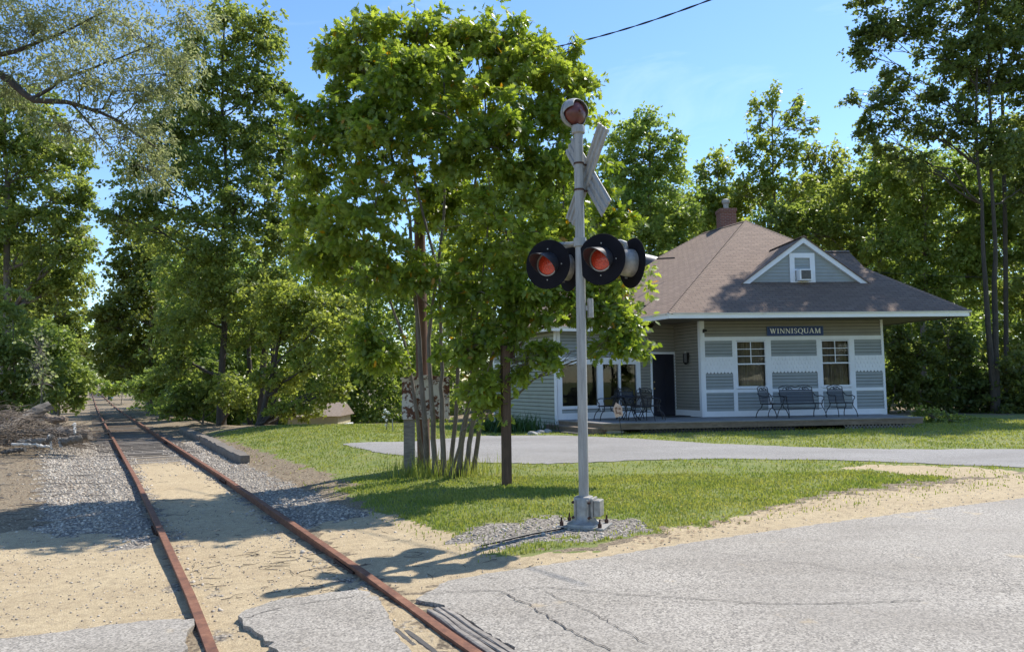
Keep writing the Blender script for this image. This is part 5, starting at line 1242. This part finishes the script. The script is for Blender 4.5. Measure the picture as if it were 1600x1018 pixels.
def crown_pts(blobs, dens, r, cl=14, csize=.16, gap=.25, flat=.6, shell=.42, br=.36, bmin=.22, fill=.16, tilt=.55):
    """crown clumps -> boughs (flattened sprays near each clump's surface) -> leaves.
    Returns leaf points, outward directions and the bough centres with their clump index."""
    P = []; O = []; C_ = []
    for bi, (c, rad) in enumerate(blobs):
        c = np.array(c); rad = np.array(rad); area = rad[0] * rad[2]; n = int(dens * area * (1 - gap)); m = (rad[0] * rad[1] * rad[2]) ** (1 / 3)
        b0 = max(min(bmin, .7 * min(rad[0], rad[2])), br * m); nb = int(np.clip(3.0 * (m / b0) ** 2, 4, 80))
        d = unit(r.normal(0, 1, (nb, 3)) + [0, 0, .12]); q = r.random(nb) ** shell * r.uniform(.8, 1.18, nb)
        d2 = unit(r.normal(0, 1, (max(2, nb // 6), 3)) + [0, 0, .4]); d = np.concatenate([d, d2]); q = np.concatenate([q, r.uniform(1.05, 1.4, len(d2))])
        bc = c + d * rad * q[:, None]; nb = len(bc); C_ += [(bi, x) for x in bc]
        bs = b0 * r.uniform(.55, 1.25, nb) * np.where(np.arange(nb) >= nb - len(d2), .5, 1)
        nm = unit(np.array([0, 0, 1.]) + unit(d * rad.mean() / rad) * tilt + r.normal(0, .22, (nb, 3)))
        e1 = unit(np.cross(nm, r.normal(0, 1, (nb, 3)))); e2 = np.cross(nm, e1)
        k = np.maximum(3, (n * (1 - fill) * bs ** 2 / (bs ** 2).sum())).astype(int); idx = np.repeat(np.arange(nb), k); N = len(idx)
        # a spray: finger-like lobes running out from the bough centre
        th = r.uniform(0, 6.283, N); ph = r.uniform(0, 6.283, nb)[idx]; lob = .62 + .38 * np.cos(th * r.integers(3, 6, nb)[idx] + ph)
        R_ = np.sqrt(r.random(N)) * lob * bs[idx] * 1.25
        p = bc[idx] + e1[idx] * (np.cos(th) * R_)[:, None] + e2[idx] * (np.sin(th) * R_)[:, None] + nm[idx] * (r.normal(0, .16, N) * bs[idx] - .22 * R_ ** 2 / bs[idx])[:, None]
        P.append(p); O.append(unit(unit(p - bc[idx]) * .9 + d[idx] * .5))
        nf = int(n * fill); df = unit(r.normal(0, 1, (nf, 3))); P.append(c + df * rad * (r.random((nf, 1)) ** .5 * .95)); O.append(df)
    return np.concatenate(P), np.concatenate(O), C_
def curve(a, b, sag, n=6, j=0., r=None):
    a, b = np.array(a), np.array(b); out = []
    for i in range(n + 1):
        t = i / n; p = a + (b - a) * t; p[2] += sag * math.sin(math.pi * t) * np.linalg.norm(b - a)
        if j and 0 < i < n: p = p + r.normal(0, j, 3)
        out.append(p)
    return out
def tree(name, label, base, stems, blobs, dens, L, shape, mat, bark, seed, cat='tree', group=None, limbs=True, trunk_r=None, twigs_n=8, tw=.012, leafkw={}, crownkw={}, parts=('trunk', 'crown'), limb_r=.35):
    """stems: list of [(x,y,z),...] with start radius; limbs grow from the stems to every clump of the crown"""
    r = np.random.default_rng(seed); base = np.array(base, float)
    t = thing(name, label, cat, base, group)
    P, O, C_ = crown_pts(blobs, dens, r, **crownkw)
    mb = MB(); S = []
    for pts, r0 in stems:
        pts = [np.array(p, float) for p in pts]
        # resample with slight bends
        seg = []; n = max(6, len(pts) * 3); tt = np.linspace(0, len(pts) - 1, n)
        A = np.array(pts)
        for x in tt: seg.append(np.array([np.interp(x, range(len(A)), A[:, k]) for k in range(3)]))
        for i in range(1, n - 1): seg[i] = seg[i] + r.normal(0, (.004 if len(pts) > 4 else .012) * np.linalg.norm(A[-1] - A[0]) * .35, 3) * [1, 1, 0]
        rr = [r0 * (1 - .82 * (i / (n - 1)) ** .9) * (1.35 if i == 0 else 1) for i in range(n)]
        mb.tube(seg, rr, 9); S += [(seg[i], rr[i]) for i in range(n)]
    SP = np.array([x[0] for x in S]); SR = np.array([x[1] for x in S])
    if limbs:
        for bi, (c, rad) in enumerate(blobs):
            c = np.array(c); hd = np.hypot(*(SP[:, :2] - c[:2]).T); cost = np.abs(SP[:, 2] - (c[2] - .55 * hd)) + .6 * hd + (SP[:, 2] > c[2] + .2) * 5
            k = int(np.argmin(cost)); rs_ = min(SR[k] * .6, max(.012, limb_r * .1 * np.linalg.norm(SP[k] - c)))
            pth = curve(SP[k], c, .06, 7, .03 * np.linalg.norm(SP[k] - c), r); mb.tube(pth, list(np.linspace(rs_, rs_ * .35, len(pth))), 6)
            cl_ = [x for b_, x in C_ if b_ == bi]; r.shuffle(cl_)
            for x in cl_[:twigs_n]:
                s_ = pth[int(r.integers(3, len(pth)))]; q = curve(s_, x, .05, 4, .05 * np.linalg.norm(x - s_), r); mb.tube(q, list(np.linspace(max(tw, rs_ * .3), tw * .4, len(q))), 4, False)
    if mb.v: mb.build(parts[0], bark, t, True)
    v, f, k = leaves(P, O, L, shape, r, **leafkw); hs_ = np.clip(r.random(len(P)) * .75 + .25 * r.random(), 0, 1)
    # slow change of hue over the crown, plus leaf to leaf variation
    hs_ = np.clip(.55 * r.random(len(P)) + .45 * (.5 + .5 * np.sin(P @ r.normal(0, 1.4, 3) + r.uniform(0, 6))), 0, .96); odd = r.random(len(P)) < .012; hs_[odd] = 1
    me = fast_mesh(parts[1], v - base, 3, f, np.repeat(hs_, k)); link(parts[1], me, mat, t); return t
def B(px, py, rx, ry, d, dz=0., k=.8):
    """crown clump seen at (px,py), d metres away; as deep as it is wide"""
    c = gy(px, py, d + dz); s_ = (d + dz) / F; return (c, (rx * s_, max(rx, ry) * s_ * k, ry * s_))
def gnd(px, d, dz=0): p = gy(px, 600, d); return np.array([p[0], d, float(H(p[0], d)) + dz])

# --- the oak clump in front
OD = 14.0
oakb = [B(*b[:4], OD, b[4]) for b in (
 (572, 122, 80, 72, .3), (525, 85, 48, 38, .4), (560, 50, 44, 30, .2), (650, 70, 85, 60, .2), (730, 62, 80, 55, 0), (810, 115, 85, 70, 0), (880, 165, 68, 70, -.3), (505, 215, 66, 80, .2), (600, 220, 90, 75, -.9), (690, 170, 85, 70, .9), (760, 225, 100, 85, -.9), (872, 270, 78, 75, -.6),
 (500, 325, 50, 60, .3), (565, 345, 85, 70, -.9), (690, 320, 80, 60, 1.0), (790, 360, 95, 75, -.9), (890, 390, 75, 70, -.2), (962, 350, 42, 45, .2), (515, 405, 68, 38, 0), (612, 430, 75, 40, -.6), (735, 455, 75, 55, -.8),
 (840, 470, 85, 48, -.6), (965, 440, 50, 40, -.2), (980, 505, 55, 36, -.6), (925, 480, 60, 45, -.5), (960, 540, 55, 26, -.7), (600, 555, 46, 38, .2), (577, 528, 36, 26, .2), (728, 545, 44, 36, -1), (758, 612, 36, 32, -1.0),
 (838, 552, 30, 26, -1), (785, 520, 50, 36, -.8), (640, 130, 90, 60, -1.0), (810, 60, 45, 35, .3), (870, 105, 40, 30, .2), (470, 175, 22, 24, .2), (850, 560, 24, 26, -1.1), (900, 70, 14, 12, 0), (765, 640, 26, 20, -.9), (800, 590, 26, 22, -.9))]
ob = G(690, 742)
def ost(x0, y0, *pp, r=.07, dz=0): return ([G(x0, y0) + np.array([0, dz, -.1])] + [gy(x, y, OD + dz + q) for x, y, q in pp], r * .84)
ostems = [ost(668, 738, (664, 640, 0), (652, 500, 0), (640, 330, -.2), (600, 200, -.3), (570, 110, 0), r=.075), ost(680, 742, (676, 640, -.1), (668, 540, -.1), (690, 380, 0), (700, 200, .2), (690, 90, .2), r=.07), ost(694, 742, (690, 650, 0), (690, 590, 0), (686, 430, -.2), (640, 250, -.3), (640, 110, -.3), r=.07),
          ost(703, 738, (712, 640, .3), (720, 500, .4), (735, 330, .4), (760, 180, .2), (745, 80, 0), r=.06, dz=.2), ost(714, 742, (728, 650, -.1), (748, 560, -.2), (790, 430, -.4), (830, 280, -.4), (830, 140, -.1), r=.07), ost(724, 742, (742, 650, 0), (758, 590, 0), (800, 470, -.2), (880, 350, -.3), (880, 200, -.2), r=.065),
          ost(738, 738, (752, 650, .1), (768, 590, .1), (830, 520, -.3), (920, 480, -.5), (985, 500, -.6), r=.06, dz=.1), ost(660, 736, (650, 640, .2), (640, 560, .3), (600, 440, .2), (540, 320, .2), (505, 210, .2), r=.055, dz=.3), ost(700, 744, (720, 690, -.4), (735, 600, -.8), (745, 500, -.8), (765, 330, -.9), (760, 220, -.9), r=.04)]
tree('oak_tree', 'large bushy oak with many thin stems growing in the grass before the station', ob, ostems, oakb, 4700, .146, 'oak', M['oak_leaf'], M['bark'], 11, twigs_n=14, tw=.010, crownkw=dict(gap=.3, shell=.5, br=.27, bmin=.19, fill=.07, tilt=.7), leafkw=dict(up=.7, jit=.8, droop=.35))
# tall grass round the oak's foot
tgp = np.concatenate([rng.normal(ob[:2] + [.05, -.05], [.55, .26], (900, 2)), rng.normal(ob[:2] + [-.5, .2], [.25, .2], (160, 2))]); tgp = np.column_stack([tgp, H(tgp[:, 0], tgp[:, 1])])
blades('tall_grass', tgp, rng.uniform(.06, 1, len(tgp)) ** 1.5 * .5, .007, M['grass'], .5)

# --- left: overhanging thin-leaved tree
WD = 11.5
wb = [B(*b[:4], WD, b[4]) for b in ((40, 50, 90, 70, 0), (140, 40, 90, 60, .5), (230, 75, 75, 60, .3), (130, 120, 95, 60, -.4), (230, 150, 70, 60, 0), (200, 215, 80, 50, .3), (235, 270, 45, 45, .2), (25, 140, 50, 50, .3), (90, 195, 55, 28, 0), (-60, 60, 100, 110, 0), (-120, 160, 90, 120, .5), (-60, -60, 150, 80, 0), (130, -50, 140, 60, .2), (285, 110, 40, 50, .4), (300, 30, 45, 40, .5))]
wt0 = np.array([-9.6, 11.8, .25])
wst = [([wt0, gy(-180, 330, 11.7), gy(-90, 110, 11.6), gy(-10, -60, 11.6)], .24), ([gy(-60, 90, 11.6), gy(5, 118, WD), gy(50, 157, WD), gy(108, 160, WD), gy(170, 180, WD), gy(250, 235, WD + .2)], .075), ([gy(50, 157, WD), gy(100, 122, WD + .2), gy(170, 98, WD + .3), gy(260, 60, WD + .4)], .035), ([gy(-30, 90, 11.6), gy(20, 82, WD), gy(90, 55, WD + .2), gy(160, 20, WD + .4)], .05), ([gy(110, 160, WD), gy(150, 205, WD), (gy(195, 255, WD))], .02)]
tree('willow_tree', 'pale thin leaved tree reaching over the track from the left on a dark crooked limb', wt0, wst, wb, 5600, .085, 'narrow', M['pale_leaf'], M['dark_bark'], 12, twigs_n=16, tw=.006, crownkw=dict(gap=.25, shell=.6, br=.34, tilt=.9, fill=.3), leafkw=dict(up=.5, jit=.9, droop=.5), limb_r=.2)

# --- ordinary trees: (name, label, foot px, distance, trunk radius, crown clumps, ...)
def simple(name, label, fpx, d, tr, bl, dens=620, L=None, shape='maple', mat='maple_leaf', bark='bark', seed=1, lean=None, topy=None, cat='tree', group=None, extra=None, stempx=None, **kw):
    base = gnd(fpx, d, -.1); blobs = [B(b[0], b[1], b[2], b[3], d, b[4] if len(b) > 4 else 0) for b in bl]
    topy = topy if topy is not None else min(b[1] - b[3] * .4 for b in bl); mx = fpx if lean is None else lean
    tp = gy(mx, topy, d); st = [([base, base * .55 + tp * .45 + np.array([.1, 0, 0]), tp], tr)]
    if extra: st += [([gnd(e[0], d + e[3], -.1), gy((e[0] + e[1]) / 2, (600 + e[2]) / 2, d + e[3]), gy(e[1], e[2], d + e[3])], e[4]) for e in extra]
    if stempx: st = [([base] + [gy(x, y, d + dz_) for x, y in pp_[1:]], r_) for pp_, r_, dz_ in stempx]
    L = L or 5.4 * d / F; ck = dict(gap=.2, shell=.45, br=.29, bmin=9 * d / F, fill=.12); ck.update(kw.pop('crownkw', {}))
    # density given per square metre at 30 m; keep the same coverage in the picture at any distance
    return tree(name, label, base, st, blobs, dens * (30 / d) ** 2 * 2.5, L, shape, M[mat], M[bark], seed, cat, group, twigs_n=kw.pop('twigs_n', 7), tw=max(.008, .0006 * d), crownkw=ck, **kw)

LF = 'trees left of the railway'; RF = 'trees right of the railway'; BF = 'trees behind the station'
simple('maple_tree', 'tall dark green maple leaning over the left side of the track beyond the log pile', 10, 36, .28, [(40, 170, 60, 55), (80, 230, 60, 55), (20, 270, 80, 70), (100, 310, 52, 50, -1), (50, 370, 80, 60), (110, 390, 40, 40, -1), (-40, 330, 80, 100), (-50, 200, 80, 80), (10, 440, 90, 60, 1), (90, 450, 50, 40), (118, 250, 26, 36), (130, 310, 22, 30, -1), (122, 360, 24, 34), (120, 430, 28, 40, 1)], seed=21, group=LF)
simple('leafy_shrub', 'large light green shrub behind the grey log at the far left', 20, 27, .07, [(20, 560, 60, 55), (-30, 530, 70, 80), (60, 600, 45, 38), (10, 620, 50, 30), (-40, 620, 60, 40)], seed=22, mat='bush_leaf', cat='shrub', group='shrubs along the left of the track', dens=700)
simple('leafy_shrub', 'rounded shrub overhanging the left rail edge past the log pile', 92, 33, .06, [(92, 560, 42, 50), (110, 600, 32, 36), (85, 620, 40, 26), (60, 530, 45, 40), (118, 630, 18, 16)], seed=23, mat='bush_leaf', cat='shrub', group='shrubs along the left of the track', dens=700)
simple('maple_tree', 'mid green tree further along the left of the track, second from the log pile', 85, 55, .2, [(70, 470, 55, 55), (105, 500, 42, 50), (30, 480, 60, 60), (118, 540, 28, 40), (90, 560, 46, 40), (80, 420, 40, 40), (40, 400, 60, 50)], seed=24, group=LF)
simple('maple_tree', 'small bright tree at the far left end of the track opening', 122, 95, .15, [(118, 545, 26, 34), (128, 575, 18, 26), (110, 510, 26, 34), (122, 600, 22, 14)], seed=25, mat='young_leaf', group=LF)
simple('dead_bush', 'bare grey twiggy bush standing behind the log pile', 62, 26, .025, [(62, 545, 16, 40), (66, 600, 14, 34), (58, 580, 16, 30)], seed=26, mat='pale_leaf', bark='grey_bark', cat='bush', dens=60, twigs_n=40)
# right of the track
simple('maple_tree', 'tallest layered maple right of the track, its top against the sky', 347, 33, .17, [(385, 55, 52, 48), (335, 115, 62, 52), (400, 130, 52, 60), (285, 165, 62, 52), (345, 210, 85, 55), (255, 225, 50, 42), (410, 235, 50, 60), (300, 270, 80, 42, -1), (225, 310, 66, 26, -1), (180, 335, 36, 16, -1), (380, 310, 80, 52, -1), (270, 355, 85, 40), (335, 385, 90, 45, -1.4), (420, 370, 50, 60), (390, 440, 76, 42, -1), (300, 440, 70, 36), (300, 70, 36, 30), (215, 265, 46, 26), (350, 20, 40, 26), (360, 610, 40, 30, -2), (448, 215, 30, 60, .5), (455, 300, 40, 55, .5), (440, 150, 22, 34, .5), (450, 370, 40, 40, .5), (420, 60, 24, 50), (345, 470, 60, 36, -1), (300, 500, 60, 40, -.5), (395, 520, 60, 40, .5), (270, 560, 40, 40)], seed=31, group=RF, extra=[(410, 415, 380, 1.5, .2)], lean=352, dens=640, bark='dark_bark')
simple('maple_tree', 'dim green tree beyond the tall maple where the track narrows', 235, 52, .2, [(205, 420, 48, 44), (240, 380, 50, 46), (190, 480, 50, 46), (240, 470, 60, 60), (205, 540, 55, 50), (165, 500, 26, 34), (270, 540, 60, 60), (180, 570, 36, 30), (200, 360, 36, 26)], seed=32, group=RF, dens=700)
simple('maple_tree', 'hazy tree closing the end of the track opening on its right', 172, 105, .2, [(168, 540, 22, 34), (160, 570, 20, 22), (180, 510, 26, 34), (190, 560, 26, 30), (158, 520, 12, 24)], seed=33, group=RF, dens=640)
simple('leafy_shrub', 'low bright shrub at the right edge of the track before the dark woods', 250, 44, .05, [(240, 600, 34, 24), (265, 612, 34, 22), (215, 606, 22, 18), (280, 590, 30, 24)], seed=34, mat='bush_leaf', cat='shrub', group='shrubs right of the track', dens=700)
simple('leafy_shrub', 'dark shrub where the lawn edge meets the track woods', 318, 35, .05, [(300, 620, 40, 28), (345, 615, 44, 36), (275, 640, 24, 16), (380, 620, 36, 34), (330, 580, 40, 30)], seed=35, mat='dark_leaf', cat='shrub', group='shrubs right of the track', dens=800)
simple('leafy_shrub', 'far yellowish shrub beside the white track post', 190, 80, .04, [(175, 606, 16, 12), (196, 600, 18, 16), (160, 603, 9, 10)], seed=36, mat='young_leaf', cat='shrub', group='shrubs right of the track')
simple('maple_tree', 'low spreading maple with sunlit layered leaves above the garden shed', 405, 30, .13, [(480, 470, 62, 32), (520, 505, 48, 26, -.8), (450, 520, 60, 30), (500, 560, 62, 26, -1), (540, 480, 34, 22), (440, 590, 52, 24), (520, 605, 40, 16, -1), (475, 630, 36, 12, -1), (430, 470, 50, 40), (540, 545, 28, 20), (440, 640, 26, 14, -1), (462, 648, 30, 12, 1.2), (485, 640, 26, 10, 1.4)], seed=37, bark='dark_bark', group=RF, dens=760, lean=450, mat='young_leaf')
# behind the station
simple('maple_tree', 'rounded maple crown behind the oak and left of the chimney', 1015, 37, .22, [(1000, 235, 50, 62), (1045, 260, 36, 56), (960, 250, 44, 60), (1010, 330, 70, 56), (1070, 330, 36, 44), (960, 350, 60, 60), (1010, 195, 34, 28), (1060, 220, 16, 18), (1030, 400, 70, 50), (940, 440, 70, 60)], seed=41, group=BF)
simple('young_maple', 'open spiky young maple with upright shoots rising highest behind the roof', 1205, 40, .13, [(1205, 165, 11, 34), (1212, 140, 6, 16), (1180, 195, 12, 34), (1238, 185, 13, 30), (1250, 160, 8, 16), (1260, 205, 16, 9), (1205, 225, 28, 34), (1165, 240, 22, 26), (1235, 240, 26, 26), (1200, 290, 52, 40), (1160, 300, 36, 30), (1250, 300, 30, 34), (1272, 188, 8, 6), (1178, 160, 5, 14)], seed=42, group=BF, mat='young_leaf', lean=1207, topy=140, dens=560)
simple('young_maple', 'slender young tree between the chimney and the oak', 1120, 41, .11, [(1120, 250, 12, 28), (1100, 275, 14, 30), (1135, 265, 10, 26), (1115, 310, 34, 34), (1145, 330, 26, 28), (1090, 330, 28, 40), (1120, 360, 50, 30)], seed=43, group=BF, mat='young_leaf', dens=720)
simple('young_maple', 'pair of slim leafy spires right of the tallest shoots behind the roof', 1270, 43, .11, [(1262, 245, 7, 26), (1275, 240, 7, 22), (1290, 255, 7, 22), (1307, 245, 6, 26), (1318, 250, 6, 20), (1275, 285, 24, 30), (1310, 285, 24, 30), (1290, 330, 46, 34)], seed=44, group=BF, mat='young_leaf', dens=760)
simple('maple_tree', 'full green tree right behind the front dormer', 1345, 38, .17, [(1330, 290, 44, 44), (1370, 320, 50, 50), (1300, 350, 46, 40), (1345, 380, 60, 44), (1400, 370, 50, 60), (1380, 440, 60, 50), (1260, 360, 50, 40), (1220, 345, 40, 30)], seed=45, group=BF, dens=720)
# right: tall oak with twin trunk
simple('tall_oak', 'tall dark oak with twin grey trunks at the right edge, its crown leaving the frame', 1552, 30, .20, [(1375, 45, 40, 40), (1350, 85, 26, 28), (1440, 40, 55, 45), (1400, 130, 38, 24), (1385, 160, 34, 22), (1360, 205, 26, 36), (1330, 158, 16, 14), (1480, 95, 55, 36), (1425, 195, 44, 26), (1550, 60, 60, 60), (1600, 130, 60, 60), (1500, 190, 55, 36), (1370, -40, 60, 50), (1470, -50, 80, 60), (1580, -50, 90, 70), (1650, 40, 70, 80), (1560, 230, 50, 50), (1425, 260, 36, 26), (1385, 235, 20, 18), (1340, 60, 16, 16), (1530, 130, 46, 44, .8), (1590, 40, 44, 50, .8), (1590, 225, 46, 52, .8), (1515, 15, 40, 40, .8), (1620, 300, 40, 60, .8), (1460, 150, 30, 26)], seed=51, mat='dark_leaf', bark='dark_bark', stempx=[([(1549, 625), (1543, 480), (1537, 380), (1524, 170), (1533, -70)], .13, 0), ([(1555, 625), (1556, 480), (1554, 380), (1547, 170), (1538, -90)], .14, .12)], dens=760, crownkw=dict(gap=.25))
simple('maple_tree', 'shady tree filling the space between the twin trunk oak and the dormer', 1440, 35, .16, [(1400, 285, 56, 44), (1450, 310, 66, 60), (1500, 280, 50, 50), (1420, 370, 66, 50), (1490, 390, 60, 60), (1460, 450, 70, 50), (1540, 340, 50, 60), (1380, 250, 36, 24), (1530, 430, 46, 60)], seed=52, group=BF, dens=720)
simple('maple_tree', 'dense tree at the far right edge behind the twin trunks', 1610, 34, .18, [(1600, 250, 56, 60), (1620, 350, 60, 80), (1590, 440, 50, 60), (1650, 250, 60, 120), (1600, 540, 56, 50), (1660, 450, 60, 120)], seed=53, group=BF, dens=700)
simple('leafy_shrub', 'dark undergrowth bush right of the porch under the twin trunks', 1480, 31, .06, [(1430, 560, 44, 50), (1480, 540, 50, 50), (1460, 610, 60, 36), (1520, 600, 46, 44), (1400, 600, 30, 46), (1395, 530, 30, 40), (1555, 625, 40, 26), (1500, 640, 50, 20)], seed=54, mat='dark_leaf', cat='shrub', dens=760, group='undergrowth right of the station')
simple('leafy_shrub', 'bush at the far right lawn edge', 1600, 30, .06, [(1590, 590, 44, 44), (1630, 610, 50, 44), (1570, 635, 36, 22), (1620, 640, 50, 22)], seed=55, mat='dark_leaf', cat='shrub', dens=760, group='undergrowth right of the station')
simple('fern_clump', 'low bright fern like clump at the right end of the porch deck', 1475, 24.5, .02, [(1455, 650, 24, 12), (1485, 655, 30, 12), (1515, 660, 22, 8), (1435, 640, 14, 14)], seed=56, mat='bush_leaf', cat='plant', dens=800, shape='dia')
# planting by the left wall
for i, (px, py, lb) in enumerate(((775, 672, 'spiky green day lily clump at the left wall, nearest the oak'), (815, 672, 'spiky green day lily clump at the left wall beside the steps'))):
    b0 = G(px, py + 2); t = thing('day_lily', lb, 'plant', b0, 'green clumps by the left wall'); r = np.random.default_rng(60 + i); n = 420
    P = b0 + np.column_stack([r.normal(0, .34, n), r.normal(0, .28, n), np.zeros(n)]); o = blades('foliage', P, r.uniform(.3, .62, n), .014, M['day_lily'], 1.0); del o['kind']; o.parent = t; o.location = -t.location
for i, (px, py, lb) in enumerate(((842, 677, 'dark grey edging rock left of the porch steps'), (832, 679, 'low reddish edging rock in the bed by the left wall'), (854, 676, 'small edging rock against the lowest porch step'))): rock('garden_rock', G(px, py), (.16, .13, .11), lb, M['rock'], 70 + i)

# --- woodland behind everything, one far mass
wr = np.random.default_rng(90); wbl = []
for k in range(46):
    px = 230 + k * 33 + wr.normal(0, 10); d = wr.uniform(48, 66); topy = (395 if 420 < px < 700 else (395 if px < 420 else (300 if 900 < px < 1330 else 230)))
    y = 650
    while y > topy: wbl.append(B(px + wr.normal(0, 14), y, wr.uniform(34, 54), wr.uniform(30, 44), d, 0, .7)); y -= 48
for k in range(16):
    px = 280 + k * 27; d = wr.uniform(39, 44)
    for y in (650, 615, 580, 545, 505, 465, 430): wbl.append(B(px + wr.normal(0, 12), y + wr.normal(0, 6), 30, 26, d, 0, .7))
for k in range(12):
    px = 1380 + k * 24; d = wr.uniform(38, 44)
    for y in (640, 600, 555, 510, 465): wbl.append(B(px + wr.normal(0, 12), y + wr.normal(0, 6), 30, 30, d, 0, .7))
for k in range(26):   # both sides of the far track
    s_ = 70 + k * 11; sg_ = -1 if k % 2 else 1; p = tpos(s_, sg_ * (6.5 + wr.uniform(0, 2)) , 0); hgt = wr.uniform(8, 15)
    for z_ in np.arange(1.5, hgt, 3.0): wbl.append((np.array([p[0], p[1], p[2] + z_]), (3.2, 3.2, 2.4)))
for l_ in (-16, -9, -3, 3, 9, 16): p = tpos(400, l_, 0); wbl += [(np.array([p[0], p[1], p[2] + z_]), (4., 4., 3.)) for z_ in (2, 6, 9.5 + .3 * abs(l_))]
P, O, C_ = crown_pts(wbl, 330, wr, gap=.12, shell=.5, br=.5, fill=.3)
v, f, k = leaves(P, O, .27, 'dia', wr); o = link('woodland', fast_mesh('woodland', v, 3, f, np.repeat(wr.random(len(P)) * .9, k)), M['maple_leaf'], None); tag(o, kind='stuff')
# a few bare understory stems seen against the dark woods
st_grp = 'thin trunks in the dark woods'
for i, (px, d, y1, r_, lb) in enumerate(((1442, 36, 470, .06, 'slim dark sapling trunk in the gap right of the porch'), (1377, 40, 330, .11, 'grey trunk above the right roof slope behind the dormer'), (1570, 33, 60, .09, 'thin dark trunk right beside the twin grey trunks'), (430, 37, 470, .16, 'dark trunk left of the garden shed'), (392, 36, 480, .12, 'slanting dark trunk at the lawn edge near the track'))):
    b0 = gnd(px, d, -.2); tp = gy(px - 6, y1, d); mb = MB(); mb.tube([b0, b0 * .5 + tp * .5 + [.06, 0, 0], tp], [r_ * 1.2, r_, r_ * .6], 9); tag(mb.build('tree_trunk', M['dark_bark'], None, True, loc=b0), lb, 'tree', st_grp)

# ------------------------------------------------------------------ log pile on the left
def log(name, pts, rad, mat, label, seed, grp='grey logs left of the track'):
    r = np.random.default_rng(seed); P = []; A = np.array(pts, float); n = 16
    for x in np.linspace(0, len(A) - 1, n): P.append(np.array([np.interp(x, range(len(A)), A[:, k]) for k in range(3)]) + r.normal(0, .012, 3))
    rr = np.interp(np.linspace(0, 1, n), np.linspace(0, 1, len(rad)), rad) * (1 + r.normal(0, .05, n)); mb = MB(); mb.tube(P, list(rr), 12)
    vs = np.array(mb.v); vs += r.normal(0, .010, vs.shape); mb.v = [tuple(q) for q in vs]
    return tag(mb.build(name, mat, None, loc=A[0]), label, 'log', grp)
ld = 23.
log('fallen_log', [gy(-90, 700, ld - 2), gy(0, 676, ld - 1), gy(45, 650, ld), gy(78, 633, ld + .4)], [.20, .21, .20, .16], M['old_timber'], 'biggest grey split log propped up with its cut end to the right', 1)
log('fallen_log', [gy(28, 676, ld - 1.5), gy(90, 675, ld - 1.5), gy(140, 680, ld - 1.7)], [.08, .13, .14], M['old_timber'], 'thick grey log lying level at the track end of the pile', 2)
log('fallen_log', [gy(96, 690, ld - 2.5), gy(127, 685, ld - 2.5)], [.10, .11], M['old_timber'], 'short stubby log piece on the ground before the pile', 3)
log('fallen_log', [gy(30, 690, ld - 2.6), gy(70, 688, ld - 2.6), gy(84, 680, ld - 2.5)], [.06, .07, .05], M['grey_bark'], 'slim bent grey branch in front of the level log', 4)
log('fallen_log', [gy(60, 646, ld + 1.5), gy(85, 656, ld + 1.2), gy(104, 654, ld + 1)], [.10, .12, .08], M['deck_side'], 'tan peeled log bending down behind the level log', 5)
log('fallen_log', [gy(4, 706, ld - 4), gy(38, 702, ld - 4)], [.05, .06], M['dark_wood'], 'dark flat bark piece lying alone before the pile', 6)
log('fallen_log', [gy(18, 693, ld - 3), gy(60, 694, ld - 3), gy(78, 698, ld - 3)], [.025, .035, .03], M['concrete'], 'pale stripped branch lying in front of the pile', 7)
for i, (px, py, qx_, qy) in enumerate(((76, 680, 82, 702), (116, 660, 117, 676), (93, 683, 95, 699))):
    log('branch_stub', [gy(px, py, ld - 2.4), gy(qx_, qy, ld - 2.6)], [.03, .022], M['concrete'], ['pale upright stick leaning at the middle of the log pile', 'pale stub standing on the level log', 'short pale stick beneath the level log'][i], 20 + i, 'pale sticks on the log pile')
mb = MB(); br = np.random.default_rng(5)
for k in range(1700):
    px = br.uniform(-120, 128); py = br.uniform(640 + max(0, px) * .14, 697) - max(0, px - 60) * .0; d = ld + br.uniform(-2.4, 1.2); c_ = gy(px, py, d); c_[2] = max(c_[2], float(H(c_[0], c_[1])) + .02)
    if px > 60 and py < 665: continue
    th = br.normal(.1, .5); l_ = br.uniform(.15, .8); dr = np.array([math.cos(th), br.normal(0, .5), br.normal(0, .22)]); mid = c_ + dr * l_ * .5 + br.normal(0, .05, 3); r_ = br.uniform(.004, .016)
    mb.tube([c_, mid, c_ + dr * l_ + br.normal(0, .08, 3)], [r_, r_ * .8, r_ * .4], 4, False)
tag(mb.build('brush_pile', wood('brush_twig', (.10, .075, .055), (.26, .205, .15), (9, 9, 9)), None), kind='stuff')
tw_ = scatter(260, 9, 26, -8, -1.3); twigs('ground_sticks', tw_, (.15, .8), .008, M['grey_bark'], .03, .4)

# unseen trees and shrubs added so the station windows have foliage to mirror
src = [o for o in col.objects if o.get('category') == 'tree' and o.name.startswith('maple_tree')]
for i, (x, y, k, rz) in enumerate(((34, -38, 0, .3), (45, -42, 3, 1.4), (56, -33, 0, 2.2), (50, -4, 3, 3.3), (62, 6, 0, 4.0))):
    c = copy_tree(src[k]); c.location = (x, y, -.1); c.rotation_euler = (0, 0, rz); c['group'] = 'unseen trees added for the window reflections'; c['label'] = 'unseen leafy tree out of frame, added for the station windows to mirror'
shr = [o for o in col.objects if o.get('category') == 'shrub'][0]
for i, x in enumerate((26, 33, 39, 45, 51, 57)):
    c = copy_tree(shr); c.location = (x, -34 + 2.5 * math.sin(i * 2.1), -.3); c.scale = (2.2, 2.2, 2.0); c.rotation_euler = (0, 0, i * 1.7); c['group'] = 'unseen shrubs added for the window reflections'; c['label'] = 'unseen tall leafy shrub behind the viewpoint, added to darken the station window reflections'
